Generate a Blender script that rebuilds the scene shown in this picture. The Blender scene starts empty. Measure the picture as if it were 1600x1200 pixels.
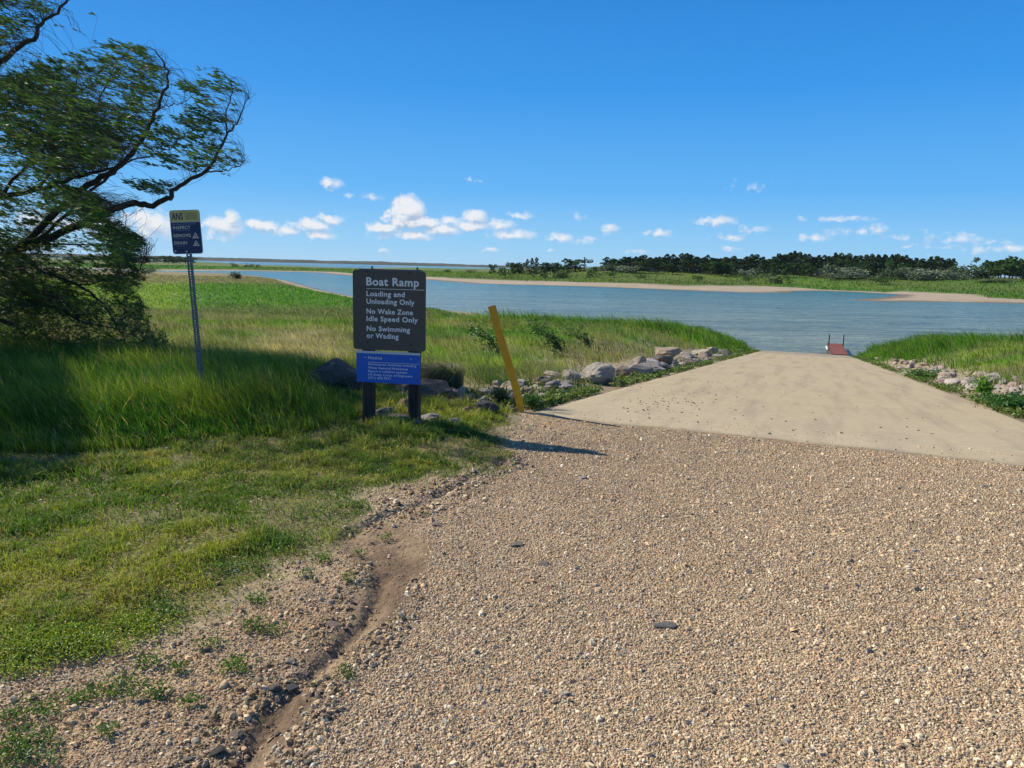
import bpy, bmesh, math
import numpy as np
from mathutils import Vector, Matrix

# ------------------------------------------------------------------ camera, sky, sun, exposure
S = bpy.context.scene
COL = S.collection
FPX = 1142.0
PITCH = math.radians(9.09); ROLL = math.radians(1.39)
EYE = np.array([0.0, 0.0, 1.6])
R0 = np.array([1.0, 0, 0]); FW = np.array([0, math.cos(PITCH), -math.sin(PITCH)]); U0 = np.array([0, math.sin(PITCH), math.cos(PITCH)])
RT = math.cos(ROLL)*R0 + math.sin(ROLL)*U0; UP = -math.sin(ROLL)*R0 + math.cos(ROLL)*U0
cam = bpy.data.cameras.new('camera'); camo = bpy.data.objects.new('camera', cam); COL.objects.link(camo)
M4 = Matrix.Identity(4)
for i in range(3):
    M4[i][0] = RT[i]; M4[i][1] = UP[i]; M4[i][2] = -FW[i]; M4[i][3] = EYE[i]
camo.matrix_world = M4
cam.sensor_width = 36.0; cam.lens = 36.0*FPX/1600.0; cam.clip_start = 0.05; cam.clip_end = 30000
S.camera = camo

SUN_EL = math.radians(39.0)
SUN_H = np.array([-0.908, 0.42]); SUN_H = SUN_H/np.linalg.norm(SUN_H)
SUN_DIR = np.array([SUN_H[0]*math.cos(SUN_EL), SUN_H[1]*math.cos(SUN_EL), math.sin(SUN_EL)])
sl = bpy.data.lights.new('sun', 'SUN'); sl.energy = 5.0; sl.angle = math.radians(0.53); sl.color = (1.0, 0.93, 0.81)
so = bpy.data.objects.new('sun', sl); COL.objects.link(so)
so.rotation_euler = Vector(SUN_DIR).to_track_quat('Z', 'Y').to_euler()
S.view_settings.view_transform = 'Standard'; S.view_settings.look = 'None'
S.view_settings.exposure = 0.38; S.view_settings.gamma = 1.0; S.view_settings.use_curve_mapping = False

def ray(px, py):
    d = FW + (px-800.0)/FPX*RT + (600.0-py)/FPX*UP
    return d/np.linalg.norm(d)
def onz(px, py, z=0.0):
    d = ray(px, py); t = (z-EYE[2])/d[2]; return EYE + t*d
def aty(px, py, y):
    d = ray(px, py); return EYE + d*(y/d[1])

# --- world: physical sky plus fair-weather clouds near the horizon
W = bpy.data.worlds.new('World'); S.world = W; W.use_nodes = True
nt = W.node_tree; nt.nodes.clear()
def N(t, **kw):
    n = nt.nodes.new(t)
    for k, v in kw.items(): setattr(n, k, v)
    return n
def L(a, b): nt.links.new(a, b)
def mth(op, a, b=None, c=None, clamp=False):
    n = N('ShaderNodeMath', operation=op); n.use_clamp = clamp
    for i, v in enumerate((a, b, c)):
        if v is None: continue
        if isinstance(v, (int, float)): n.inputs[i].default_value = v
        else: L(v, n.inputs[i])
    return n.outputs[0]
sky = N('ShaderNodeTexSky', sky_type='NISHITA'); sky.sun_disc = False
sky.sun_elevation = SUN_EL; sky.sun_rotation = math.atan2(SUN_H[0], SUN_H[1])
sky.altitude = 600; sky.air_density = 1.0; sky.dust_density = 0.35; sky.ozone_density = 2.2
tc = N('ShaderNodeTexCoord')
sp = N('ShaderNodeSeparateXYZ'); L(tc.outputs['Generated'], sp.inputs[0])
el = mth('ARCSINE', sp.outputs[2])
gr = N('ShaderNodeValToRGB'); L(mth('MULTIPLY', el, 1/math.radians(40), clamp=True), gr.inputs[0])
ge = gr.color_ramp.elements
stops = [(0, (3.0, 5.7, 8.0)), (.05, (2.3, 5.2, 8.2)), (.14, (1.0, 4.0, 8.2)), (.32, (.30, 2.75, 7.4)), (.6, (.09, 1.65, 5.5)), (1, (.05, 1.05, 3.9))]
while len(ge) < len(stops): ge.new(.5)
for k_, (p_, c_) in enumerate(stops): ge[k_].position = p_; ge[k_].color = c_+(1,)
hs = N('ShaderNodeHueSaturation'); hs.inputs['Saturation'].default_value = .95; hs.inputs['Value'].default_value = 1.0
L(sky.outputs[0], hs.inputs['Color'])
az = mth('ARCTAN2', sp.outputs[0], sp.outputs[1])
hz = N('ShaderNodeMix', data_type='RGBA'); L(mth('MULTIPLY_ADD', mth('SMOOTH_MIN', mth('MULTIPLY', mth('SUBTRACT', el, math.radians(30)), 1/math.radians(28), clamp=True), 1.0, .01), -.7, .93), hz.inputs[0]); L(hs.outputs[0], hz.inputs[6]); L(gr.outputs[0], hz.inputs[7])
pv = N('ShaderNodeCombineXYZ'); L(az, pv.inputs[0]); L(el, pv.inputs[1])
# name: centre px, half size px, weight
CL = [(637,330,32,27,1.5),(652,347,44,11,1.2),(618,345,18,13,1),(520,288,20,10,.5),(582,310,18,6,.3),(745,282,11,5,.3),(545,306,12,4,.2),
 (240,352,42,24,.8),(345,354,38,18,.8),(360,342,16,12,.8),(410,353,30,10,.8),(440,360,34,9,.8),(490,352,32,13,.8),(515,342,24,9,.7),(500,368,28,9,.6),(345,372,22,5,.4),(150,350,50,14,.6),
 (600,356,36,10,.8),(640,368,50,9,.7),(690,358,40,11,.8),(742,340,24,13,.8),(705,345,26,7,.5),(780,350,32,11,.5),(735,352,40,10,.8),
 (800,366,45,9,.6),(815,337,24,6,.45),(875,372,25,8,.6),(905,339,14,5,.2),(912,374,30,5,.3),
 (954,357,17,8,.6),(926,373,13,4,.4),(1030,365,22,8,.75),(1120,345,32,9,.7),(1145,371,22,6,.6),(1180,358,26,6,.4),(1275,371,24,7,.55),
 (1310,342,42,6,.5),(1320,360,22,6,.2),(1370,358,20,7,.55),(1415,371,24,5,.25),(1505,374,30,8,.5),(1440,372,12,8,.1),(1185,294,16,5,.1),
 (600,391,12,4,.3),(770,391,12,4,.35),(860,392,10,3,.3),(1000,392,14,3,.3),(1140,388,22,4,.4),(1420,384,16,3,.4),(1480,386,20,4,.4),(1545,390,30,6,.5),(1585,386,22,5,.5),(1565,378,18,3,.3),
 (60,345,45,12,.5),(-120,330,60,20,.7),(1720,350,50,14,.6),(1850,370,60,10,.6)]
nz = N('ShaderNodeTexNoise'); nz.inputs['Scale'].default_value = 55; nz.inputs['Detail'].default_value = 4; nz.inputs['Roughness'].default_value = .62
L(pv.outputs[0], nz.inputs['Vector'])
def dens(off):
    ad = N('ShaderNodeVectorMath', operation='ADD'); L(pv.outputs[0], ad.inputs[0]); ad.inputs[1].default_value = off
    n1 = N('ShaderNodeTexNoise'); n1.inputs['Scale'].default_value = 70; n1.inputs['Detail'].default_value = 6; n1.inputs['Roughness'].default_value = .6
    L(ad.outputs[0], n1.inputs['Vector'])
    wp = N('ShaderNodeVectorMath', operation='SUBTRACT'); L(n1.outputs['Color'], wp.inputs[0]); wp.inputs[1].default_value = (.5, .5, .5)
    w2 = N('ShaderNodeVectorMath', operation='MULTIPLY_ADD'); L(wp.outputs[0], w2.inputs[0]); w2.inputs[1].default_value = (.035, .016, 0); L(ad.outputs[0], w2.inputs[2])
    cur = None
    for (cx, cy, w, h, wt) in CL:
        wt = wt*.66 if cx > 900 else wt; d = ray(cx, cy); a = math.atan2(d[0], d[1]); e = math.asin(d[2])
        sx, sy = FPX/w*1.0, FPX/h*1.0
        m = N('ShaderNodeVectorMath', operation='MULTIPLY_ADD'); L(w2.outputs[0], m.inputs[0])
        m.inputs[1].default_value = (sx, sy, 0); m.inputs[2].default_value = (-a*sx, -e*sy, 0)
        ln = N('ShaderNodeVectorMath', operation='LENGTH'); L(m.outputs[0], ln.inputs[0])
        v = mth('MULTIPLY_ADD', ln.outputs['Value'], -wt, wt)   # wt at centre, 0 on the rim
        cur = v if cur is None else mth('MAXIMUM', cur, v)
    f = mth('MULTIPLY_ADD', n1.outputs['Fac'], 1.5, -.72)
    return mth('MULTIPLY_ADD', f, .75, mth('ADD', cur, -.03))
d0 = dens((0, 0, 0)); d1 = dens((-.004, .0075, 0))
alpha = mth('SMOOTH_MIN', mth('MULTIPLY', d0, 1.9, clamp=True), .9, .1)
shade = mth('MULTIPLY_ADD', mth('SUBTRACT', d0, d1), 1.5, .68, clamp=True)
cr = N('ShaderNodeMix', data_type='RGBA'); L(shade, cr.inputs[0])
cr.inputs[6].default_value = (3.9, 4.7, 6.2, 1); cr.inputs[7].default_value = (7.9, 7.9, 8.0, 1)
mx = N('ShaderNodeMix', data_type='RGBA'); L(alpha, mx.inputs[0]); L(hz.outputs[2], mx.inputs[6]); L(cr.outputs[2], mx.inputs[7])
bg = N('ShaderNodeBackground'); bg.inputs[1].default_value = 0.088; L(mx.outputs[2], bg.inputs[0])
wo = N('ShaderNodeOutputWorld'); L(bg.outputs[0], wo.inputs[0])
W.cycles.sampling_method = 'MANUAL'; W.cycles.sample_map_resolution = 512

# ------------------------------------------------------------------ helpers
rng = np.random.default_rng(7)
def smooth(a, b, x):
    t = np.clip((x-a)/(b-a), 0, 1); return t*t*(3-2*t)
def vnoise(x, y, seed=0):
    xi = np.floor(x).astype(np.int64); yi = np.floor(y).astype(np.int64); xf = x-xi; yf = y-yi
    def h(i, j):
        n = (i*374761393 + j*668265263 + seed*1442695041) & 0x7fffffff
        n = ((n ^ (n >> 13))*1274126177) & 0x7fffffff
        n = (n ^ (n >> 16)) & 0xffffff
        return n/16777215.0
    u = xf*xf*(3-2*xf); v = yf*yf*(3-2*yf)
    return (h(xi, yi)*(1-u)+h(xi+1, yi)*u)*(1-v) + (h(xi, yi+1)*(1-u)+h(xi+1, yi+1)*u)*v
def fbm(x, y, s=1.0, o=4, seed=0):
    r = 0; a = .5; t = 0
    for k in range(o):
        r = r + a*vnoise(x*s+17.3*k, y*s-9.1*k, seed+k); t += a; a *= .5; s *= 2.03
    return r/t
def sdf(x, y, poly):                       # signed distance, positive inside
    P = np.asarray(poly, float); d = np.full(x.shape, 1e18); ins = np.zeros(x.shape, bool)
    for i in range(len(P)):
        a = P[i]; b = P[(i+1) % len(P)]; e = b-a
        wx = x-a[0]; wy = y-a[1]; t = np.clip((wx*e[0]+wy*e[1])/(e@e+1e-12), 0, 1)
        d = np.minimum(d, (wx-e[0]*t)**2+(wy-e[1]*t)**2)
        if a[1] != b[1]:
            ins ^= ((a[1] > y) != (b[1] > y)) & (x < (b[0]-a[0])*(y-a[1])/(b[1]-a[1])+a[0])
    return np.where(ins, 1, -1)*np.sqrt(d)
def dline(x, y, pts):                      # distance to an open polyline
    d = np.full(x.shape, 1e18)
    for a, b in zip(pts[:-1], pts[1:]):
        a = np.asarray(a, float); b = np.asarray(b, float); e = b-a
        wx = x-a[0]; wy = y-a[1]; t = np.clip((wx*e[0]+wy*e[1])/(e@e+1e-12), 0, 1)
        d = np.minimum(d, (wx-e[0]*t)**2+(wy-e[1]*t)**2)
    return np.sqrt(d)
def mesh(name, V, F, mat=None, parent=None, colors=None, smooth_=False, loc=None):
    """V (n,3); F (m,k) array or list of arrays; colors (n,3) per vertex -> attribute 'col'"""
    me = bpy.data.meshes.new(name)
    V = np.asarray(V, np.float32)
    Fs = F if isinstance(F, list) else [F]
    Fs = [np.asarray(f, np.int32) for f in Fs if len(f)]
    me.vertices.add(len(V)); me.vertices.foreach_set('co', V.ravel())
    nl = sum(f.size for f in Fs); npoly = sum(len(f) for f in Fs)
    me.loops.add(nl); me.loops.foreach_set('vertex_index', np.concatenate([f.ravel() for f in Fs]))
    me.polygons.add(npoly)
    tot = np.concatenate([np.full(len(f), f.shape[1], np.int32) for f in Fs])
    me.polygons.foreach_set('loop_start', (np.cumsum(tot)-tot).astype(np.int32))
    me.polygons.foreach_set('loop_total', tot)
    if smooth_: me.polygons.foreach_set('use_smooth', np.ones(npoly, bool))
    else: me.polygons.foreach_set('use_smooth', np.zeros(npoly, bool))
    me.update(calc_edges=True)
    if colors is not None:
        at = me.color_attributes.new('col', 'FLOAT_COLOR', 'POINT')
        c = np.ones((len(V), 4), np.float32); c[:, :colors.shape[1]] = colors
        at.data.foreach_set('color', c.ravel())
    if mat: me.materials.append(mat)
    o = bpy.data.objects.new(name, me); COL.objects.link(o)
    if parent: o.parent = parent
    if loc is not None: o.location = loc
    return o
def tag(o, label=None, cat=None, group=None, kind=None):
    if label: o['label'] = label
    if cat: o['category'] = cat
    if group: o['group'] = group
    if kind: o['kind'] = kind
    return o
def empty(name, loc, rz=0.0):
    o = bpy.data.objects.new(name, None); COL.objects.link(o); o.location = tuple(float(v) for v in loc); o.rotation_euler = (0, 0, rz)
    o.empty_display_size = .2
    return o
def copy_tree(o, parent=None):
    c = o.copy(); COL.objects.link(c)
    if parent: c.parent = parent
    for ch in [x for x in bpy.data.objects if x.parent == o]: copy_tree(ch, c)
    return c

# ------------------------------------------------------------------ materials
class NB:
    def __init__(s, name):
        s.m = bpy.data.materials.new(name); s.m.use_nodes = True; s.t = s.m.node_tree; s.t.nodes.clear()
        s.out = s.n('ShaderNodeOutputMaterial')
        s.p = s.n('ShaderNodeBsdfPrincipled'); s.l(s.p.outputs[0], s.out.inputs[0])
    def n(s, t, **kw):
        n = s.t.nodes.new(t)
        for k, v in kw.items(): setattr(n, k, v)
        return n
    def l(s, a, b): s.t.links.new(a, b)
    def val(s, sock, v):
        if isinstance(v, (int, float)): sock.default_value = v
        elif isinstance(v, tuple): sock.default_value = v if len(v) == 4 or len(sock.default_value) == 3 else v+(1,)
        else: s.l(v, sock)
    def math(s, op, a, b=0.0, c=0.0, clamp=False):
        n = s.n('ShaderNodeMath', operation=op); n.use_clamp = clamp
        s.val(n.inputs[0], a); s.val(n.inputs[1], b); s.val(n.inputs[2], c); return n.outputs[0]
    def mix(s, f, a, b, mode='MIX'):
        n = s.n('ShaderNodeMix', data_type='RGBA', blend_type=mode); s.val(n.inputs[0], f); s.val(n.inputs[6], a); s.val(n.inputs[7], b); return n.outputs[2]
    def noise(s, scale, detail=4, rough=.55, vec=None, out='Fac', dist=0.0):
        n = s.n('ShaderNodeTexNoise'); n.inputs['Scale'].default_value = scale; n.inputs['Detail'].default_value = detail; n.inputs['Roughness'].default_value = rough
        n.inputs['Distortion'].default_value = dist
        s.l(vec if vec else s.obj(), n.inputs['Vector']); return n.outputs[out]
    def vor(s, scale, out='Distance', vec=None, rnd=1.0, feature='F1'):
        n = s.n('ShaderNodeTexVoronoi', feature=feature); n.inputs['Scale'].default_value = scale; n.inputs['Randomness'].default_value = rnd
        s.l(vec if vec else s.obj(), n.inputs['Vector']); return n.outputs[out]
    def obj(s):
        if not hasattr(s, '_o'): s._o = s.n('ShaderNodeTexCoord').outputs['Object']
        return s._o
    def ramp(s, f, stops):
        n = s.n('ShaderNodeValToRGB'); s.val(n.inputs[0], f); e = n.color_ramp.elements
        while len(e) < len(stops): e.new(.5)
        for k, (p, c) in enumerate(stops): e[k].position = p; e[k].color = c if len(c) == 4 else c+(1,)
        return n.outputs[0]
    def rng(s, f, a, b, c, d):
        n = s.n('ShaderNodeMapRange'); s.val(n.inputs[0], f)
        for i, v in enumerate((a, b, c, d)): n.inputs[i+1].default_value = v
        return n.outputs[0]
    def bump(s, h, strength=.5, dist=.01, nrm=None):
        n = s.n('ShaderNodeBump'); n.inputs['Strength'].default_value = strength; n.inputs['Distance'].default_value = dist; s.l(h, n.inputs['Height'])
        if nrm: s.l(nrm, n.inputs['Normal'])
        return n.outputs[0]
    def attr(s, name='col', out='Color'):
        n = s.n('ShaderNodeAttribute'); n.attribute_name = name; return n.outputs[out]
    def set(s, color=None, rough=None, normal=None, metal=None, spec=None):
        if color is not None: s.val(s.p.inputs['Base Color'], color)
        if rough is not None: s.val(s.p.inputs['Roughness'], rough)
        if metal is not None: s.val(s.p.inputs['Metallic'], metal)
        if spec is not None: s.val(s.p.inputs['Specular IOR Level'], spec)
        if normal is not None: s.l(normal, s.p.inputs['Normal'])
        return s.m

def foliage_mat(name, transl=.35, rough=.55, spec=.25, mul=(1, 1, 1)):
    b = NB(name); c = b.attr()
    if mul != (1, 1, 1): c = b.mix(1.0, c, mul, 'MULTIPLY')
    b.set(c, rough, spec=spec)
    tr = b.n('ShaderNodeBsdfTranslucent'); tcol = b.mix(1.0, c, (1.35, 1.5, .6), 'MULTIPLY'); b.l(tcol, tr.inputs[0])
    mxs = b.n('ShaderNodeMixShader'); mxs.inputs[0].default_value = transl; b.l(b.p.outputs[0], mxs.inputs[1]); b.l(tr.outputs[0], mxs.inputs[2]); b.l(mxs.outputs[0], b.out.inputs[0])
    return b.m
M_GRASS = foliage_mat('grass_blades', .35)
M_LEAF = foliage_mat('leaves', .3, .5, .4)
M_FAR = foliage_mat('far_foliage', .12, .8, .1)
def m_bark(name, c1, c2):
    b = NB(name); f = b.noise(22, 6, .7); b.set(b.mix(f, c1, c2), .9, b.bump(f, .8, .02)); return b.m
M_BARK = m_bark('bark', (.03, .024, .019), (.10, .082, .066))
def m_rock(name):
    b = NB(name)
    oi = b.n('ShaderNodeObjectInfo')
    v = b.n('ShaderNodeVectorMath', operation='ADD'); b.l(b.obj(), v.inputs[0])
    cmb = b.n('ShaderNodeCombineXYZ'); b.l(b.math('MULTIPLY', oi.outputs['Random'], 37.0), cmb.inputs[0]); b.l(cmb.outputs[0], v.inputs[1])
    n1 = b.noise(6, 7, .65, v.outputs[0]); n2 = b.noise(30, 5, .7, v.outputs[0]); sp_ = b.vor(55, vec=v.outputs[0])
    c = b.mix(b.math('MULTIPLY_ADD', n1, 1.6, -.3, True), b.mix(1.0, oi.outputs['Color'], (.72, .66, .60), 'MULTIPLY'), oi.outputs['Color'])
    c = b.mix(b.rng(n2, .52, .7, 0, .5), c, (.56, .48, .36))
    c = b.mix(b.rng(n2, .46, .34, 0, .5), c, (.06, .055, .05))
    c = b.mix(b.rng(sp_, .0, .25, .35, 0), c, (.10, .09, .08))
    h = b.math('ADD', b.math('MULTIPLY', n1, 1.0), b.math('MULTIPLY', n2, .45))
    b.set(c, .88, b.bump(h, .9, .03), spec=.25); return b.m
M_ROCK = m_rock('stone')
# ------------------------------------------------------------------ the lie of the land
WZ = -4.7
_p0 = onz(830, 648)[:2]; _p1 = onz(1600, 730)[:2]
_c = (_p1-_p0)/np.linalg.norm(_p1-_p0)
RD = np.array([-_c[1], _c[0]]); RD = RD if RD[1] > 0 else -RD        # down the ramp
RD = np.array([.371, .9286]); RC = np.array([RD[1], -RD[0]])          # across it, to the right
U0R = float(_p0@RD); V0R = float(_p0@RC); RAMPW = 5.6; SL = .0815; UB = 54.0
def zline(u):
    t = u-U0R
    z = -SL*np.where(t > .5, t-.25, np.where(t > 0, t*t, 0))
    b = np.maximum(u-UB, 0); return z - .16*b*np.clip(b/2, 0, 1)
def zl(pts, z): return [tuple(onz(a, b, z)[:2]) for a, b in pts]
near_px = [(270,427),(300,427.6),(340,428),(400,431),(450,439),(500,453),(550,463),(620,474),(665,482),(700,485),(745,489),(764,496)]
NEAR = zl(near_px, WZ) + [(3, 76), (9, 67), (14, 61.5), (20, 59), (26, 56.5), (32, 54), (40, 50), (55, 46), (90, 38), (200, 30), (600, -100), (300, -3000), (-3000, -3000), (-3000, 200), (-400, 330)]
pen_px = [(270,423.6),(389,423.2),(440,424.5),(490,425.5),(549,431),(600,433),(665,437),(740,443.3),(850,446),(960,449.3),(1070,454),(1180,457.8),(1234,457.2),(1238,455.4),
          (1284,454.6),(1340,456.5),(1407,460.5),(1391,464),(1360,466.5),(1328,469.4),(1380,471.2),(1462,472),(1600,474.5),(1750,478)]
back_px = [(805,418.6),(790,419.9),(669,419.6),(620,418.0),(549,419.5),(500,417.4),(422,415.4),(370,412),(308,408.7)]
_b = zl(back_px, WZ)
PEN = zl(pen_px, WZ) + [(300, 120), (900, 50), (3000, 300), (3000, 3300), (20, 3300)] + _b + [(-900, 1900), (-2500, 1500), (-2500, 380), (-500, 372)]
# surfaces of the foreground, traced on the flat ground
GRAV = [tuple(onz(a, b)[:2]) for a, b in [(430,1200),(520,1100),(600,1010),(655,910),(648,850),(690,790),(745,748),(800,712),(835,684),(880,668),(900,655),(860,650)]] + \
       [tuple(_p0), tuple(_p0+RC*9), (30, 4), (30, -30), (-3, -30), (-1.6, 0)]
LAWN = [tuple(onz(a, b)[:2]) for a, b in [(-300,1150),(0,1085),(60,1062),(190,1010),(310,940),(400,905),(500,868),(545,830),(580,790),(660,765),(740,735),(800,700),(830,670),(850,652),(812,640),(700,632),(560,600),(300,560),(-600,540)]] + [(-14, 5), (-14, 0)]
RUT = [[tuple(onz(a, b)[:2]) for a, b in pl] for pl in ([(370,1200),(400,1160),(450,1085),(500,1040),(560,985),(590,945),(598,905)], [(540,838),(575,820),(612,805),(660,785),(705,765),(745,738),(785,722)])]
MUD = [tuple(onz(a, b)[:2]) for a, b in [(535,845),(600,822),(660,848),(655,890),(620,940),(560,1000),(500,1065),(450,1120),(420,1190),(370,1190),(440,1100),(520,1010),(575,940),(580,880)]]
def fields(x, y):
    u = x*RD[0]+y*RD[1]; v = x*RC[0]+y*RC[1]-V0R
    return u, v, np.hypot(x, y)
def H(x, y, micro=True):
    x = np.asarray(x, float); y = np.asarray(y, float)
    u, v, r = fields(x, y)
    s1 = sdf(x, y, NEAR); s2 = sdf(x, y, PEN)
    zp = zline(u)
    away = np.where(v < 0, -v, v-RAMPW)
    left = v < RAMPW/2
    bank = np.where(left, .85, 1.0)*smooth(.3, 4.5, away)*smooth(12, 34, u)
    bank = bank*np.where(left, 1-.75*smooth(9, 24, away), 1)
    bank = bank + .12*smooth(.2, 1.2, away)*smooth(U0R+1, U0R+4, u)
    # to the far left the ground falls away sooner than beside the ramp
    zp = zp + bank + .25*(fbm(x, y, .35, 3, 5)-.5)*smooth(.5, 4, away)*smooth(9, 14, u)
    low = -3.9 + .35*(fbm(x, y, .05, 3, 9)-.5)
    low = np.where(away < 2, low-2.5*(1-smooth(.2, 2, away)), low)
    z1 = np.maximum(zp, low)
    z1 = np.minimum(z1, WZ+(.22-.13*(1-smooth(0, 9, x)))*s1+.25*np.maximum(s1-14, 0))
    px = x/np.maximum(y, 1)*FPX+800
    hm = -3.35 + 4.45*smooth(760, 960, px)
    z2 = WZ + np.minimum(s2, 52)*.023 + smooth(52, 150, s2)*(hm-WZ-1.2) + .25*(fbm(x, y, .03, 3, 3)-.5)*smooth(20, 60, s2)
    z2 = z2 + 4*smooth(900, 2500, r)*smooth(760, 960, px)
    z2 = np.where(s2 < 0, WZ+.05*s2, z2)
    z = np.where((s1 > 0), z1, np.maximum(z2, np.maximum(WZ+.22*np.maximum(s1, -40), -8)))
    z = np.maximum(z, -7.5)
    if micro:
        near = r < 14
        if near.any():
            xn = x[near]; yn = y[near]; un = u[near]
            g = sdf(xn, yn, GRAV); l = sdf(xn, yn, LAWN)
            zz = z[near] + .05*(fbm(xn, yn, .5, 3, 1)-.5)*smooth(U0R, U0R-1, un)
            mixz = np.clip(1-smooth(-.1, .35, g), 0, 1)*smooth(U0R+.3, U0R-.4, un)
            zz = zz + mixz*.03*(fbm(xn, yn, 5, 4, 2)-.5) + .012*(fbm(xn, yn, 9, 3, 4)-.5)
            zz = zz + .035*smooth(0, .5, l)
            for pl in RUT:
                d = dline(xn, yn, pl) + .05*(fbm(xn, yn, 7, 3, 6)-.5)
                zz = zz - .028*np.exp(-(d/.04)**2)
            m = smooth(-.12, .1, sdf(xn, yn, MUD)+.1*(fbm(xn, yn, 4, 3, 8)-.5))
            zz = zz - .018*m + .006*m*(vnoise(xn*9+yn*4, yn*1.5, 3)-.5)
            z[near] = zz
    return z
def inramp(x, y, m=0.0):
    u, v, r = fields(x, y); return (u > U0R+m) & (v > m) & (v < RAMPW-m) & (u < 61.5)
def hit(px, py, lo=2.0, hi=400.0):
    """where a sight line meets the ground, for setting things down on it"""
    d = ray(px, py); t = np.geomspace(lo, hi, 1500)
    P = EYE[None]+d[None]*t[:, None]; z = H(P[:, 0], P[:, 1])
    k = np.argmax(P[:, 2] <= z); k = k if P[k, 2] <= z[k] else len(t)-1
    return np.array([P[k, 0], P[k, 1], z[k]])

# colours the surfaces have of their own (albedo)
GREEN = np.array([.085, .205, .018]); DGREEN = np.array([.035, .085, .016]); YGREEN = np.array([.21, .29, .035]); OLIVE = np.array([.13, .155, .04])
STRAW = np.array([.36, .30, .18]); PINK = np.array([.27, .19, .13]); SAND = np.array([.41, .35, .255]); DIRT = np.array([.27, .20, .125]); GRV = np.array([.43, .34, .235])
def lerp(a, b, t): t = np.asarray(t)[..., None]; return a*(1-t)+b*t
def vegcol(x, y):
    """colour of the vegetation growing at x, y"""
    u, v, r = fields(x, y); px = x/np.maximum(y, 1)*FPX+800
    a = fbm(x, y, .35, 4, 21); b_ = fbm(x*.4, y, .22, 3, 33); e = fbm(x, y, 1.4, 3, 44)
    c = lerp(GREEN, YGREEN, smooth(.35, .65, a))
    c = lerp(c, OLIVE, smooth(.5, .7, b_)*.7)
    mid = smooth(10, 12, r)*(1-smooth(48, 60, r))
    c = lerp(c, STRAW, mid*smooth(.50, .64, e*.5+b_*.5)*.7)
    c = lerp(c, PINK, mid*smooth(.5, .6, fbm(x, y, .5, 3, 77))*.45)
    st = np.exp(-(((px-470)/75)**2+((r-17)/6.5)**2)*1.2)*(.5+e)
    c = lerp(c, STRAW*1.15, np.clip(st*1.7, 0, .97))
    far = smooth(50, 75, r)*(sdf(x, y, NEAR) > 0)
    gf = lerp(lerp(OLIVE, PINK, .35*smooth(.45, .6, b_)), GREEN*1.15, smooth(78, 105, r+18*(b_-.5)))
    gf = lerp(gf, YGREEN*1.15, (1-smooth(255, 330, px+60*(a-.5)))*.8)
    gf = lerp(gf, STRAW*.85, smooth(165, 205, r+30*(a-.5))*.9)
    c = lerp(c, gf, far)
    crest = smooth(31, 36, r)*(1-smooth(56, 62, r))*(px > 680)
    c = lerp(c, lerp(GREEN*.95, YGREEN, smooth(.5, .7, a)*.5), crest*.9)
    bank = (sdf(x, y, PEN) > 0) & (r > 120)
    w = fbm(x*.25, y*.05, .05, 3, 61)
    gb = lerp(GREEN*1.0, OLIVE*1.1, smooth(.45, .65, w)*.6)
    gb = lerp(gb, YGREEN*.9, smooth(.5, .62, fbm(x*.2, y*.15, .04, 3, 62))*.5)
    s2 = sdf(x, y, PEN); gb = lerp(gb, OLIVE*1.25+np.array([.03, .02, .02]), smooth(110, 160, s2)*.75)
    c = lerp(c, gb, bank)
    return c
def SW(x, y):
    px = x/np.maximum(y, 1)*FPX+800
    return np.interp(px, [200,450,549,700,800,1000,1150,1225,1275,1375,1400,1500,1600,1750], [22,16,17,26,36,43,40,34,12,11,32,30,25,23])
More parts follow.
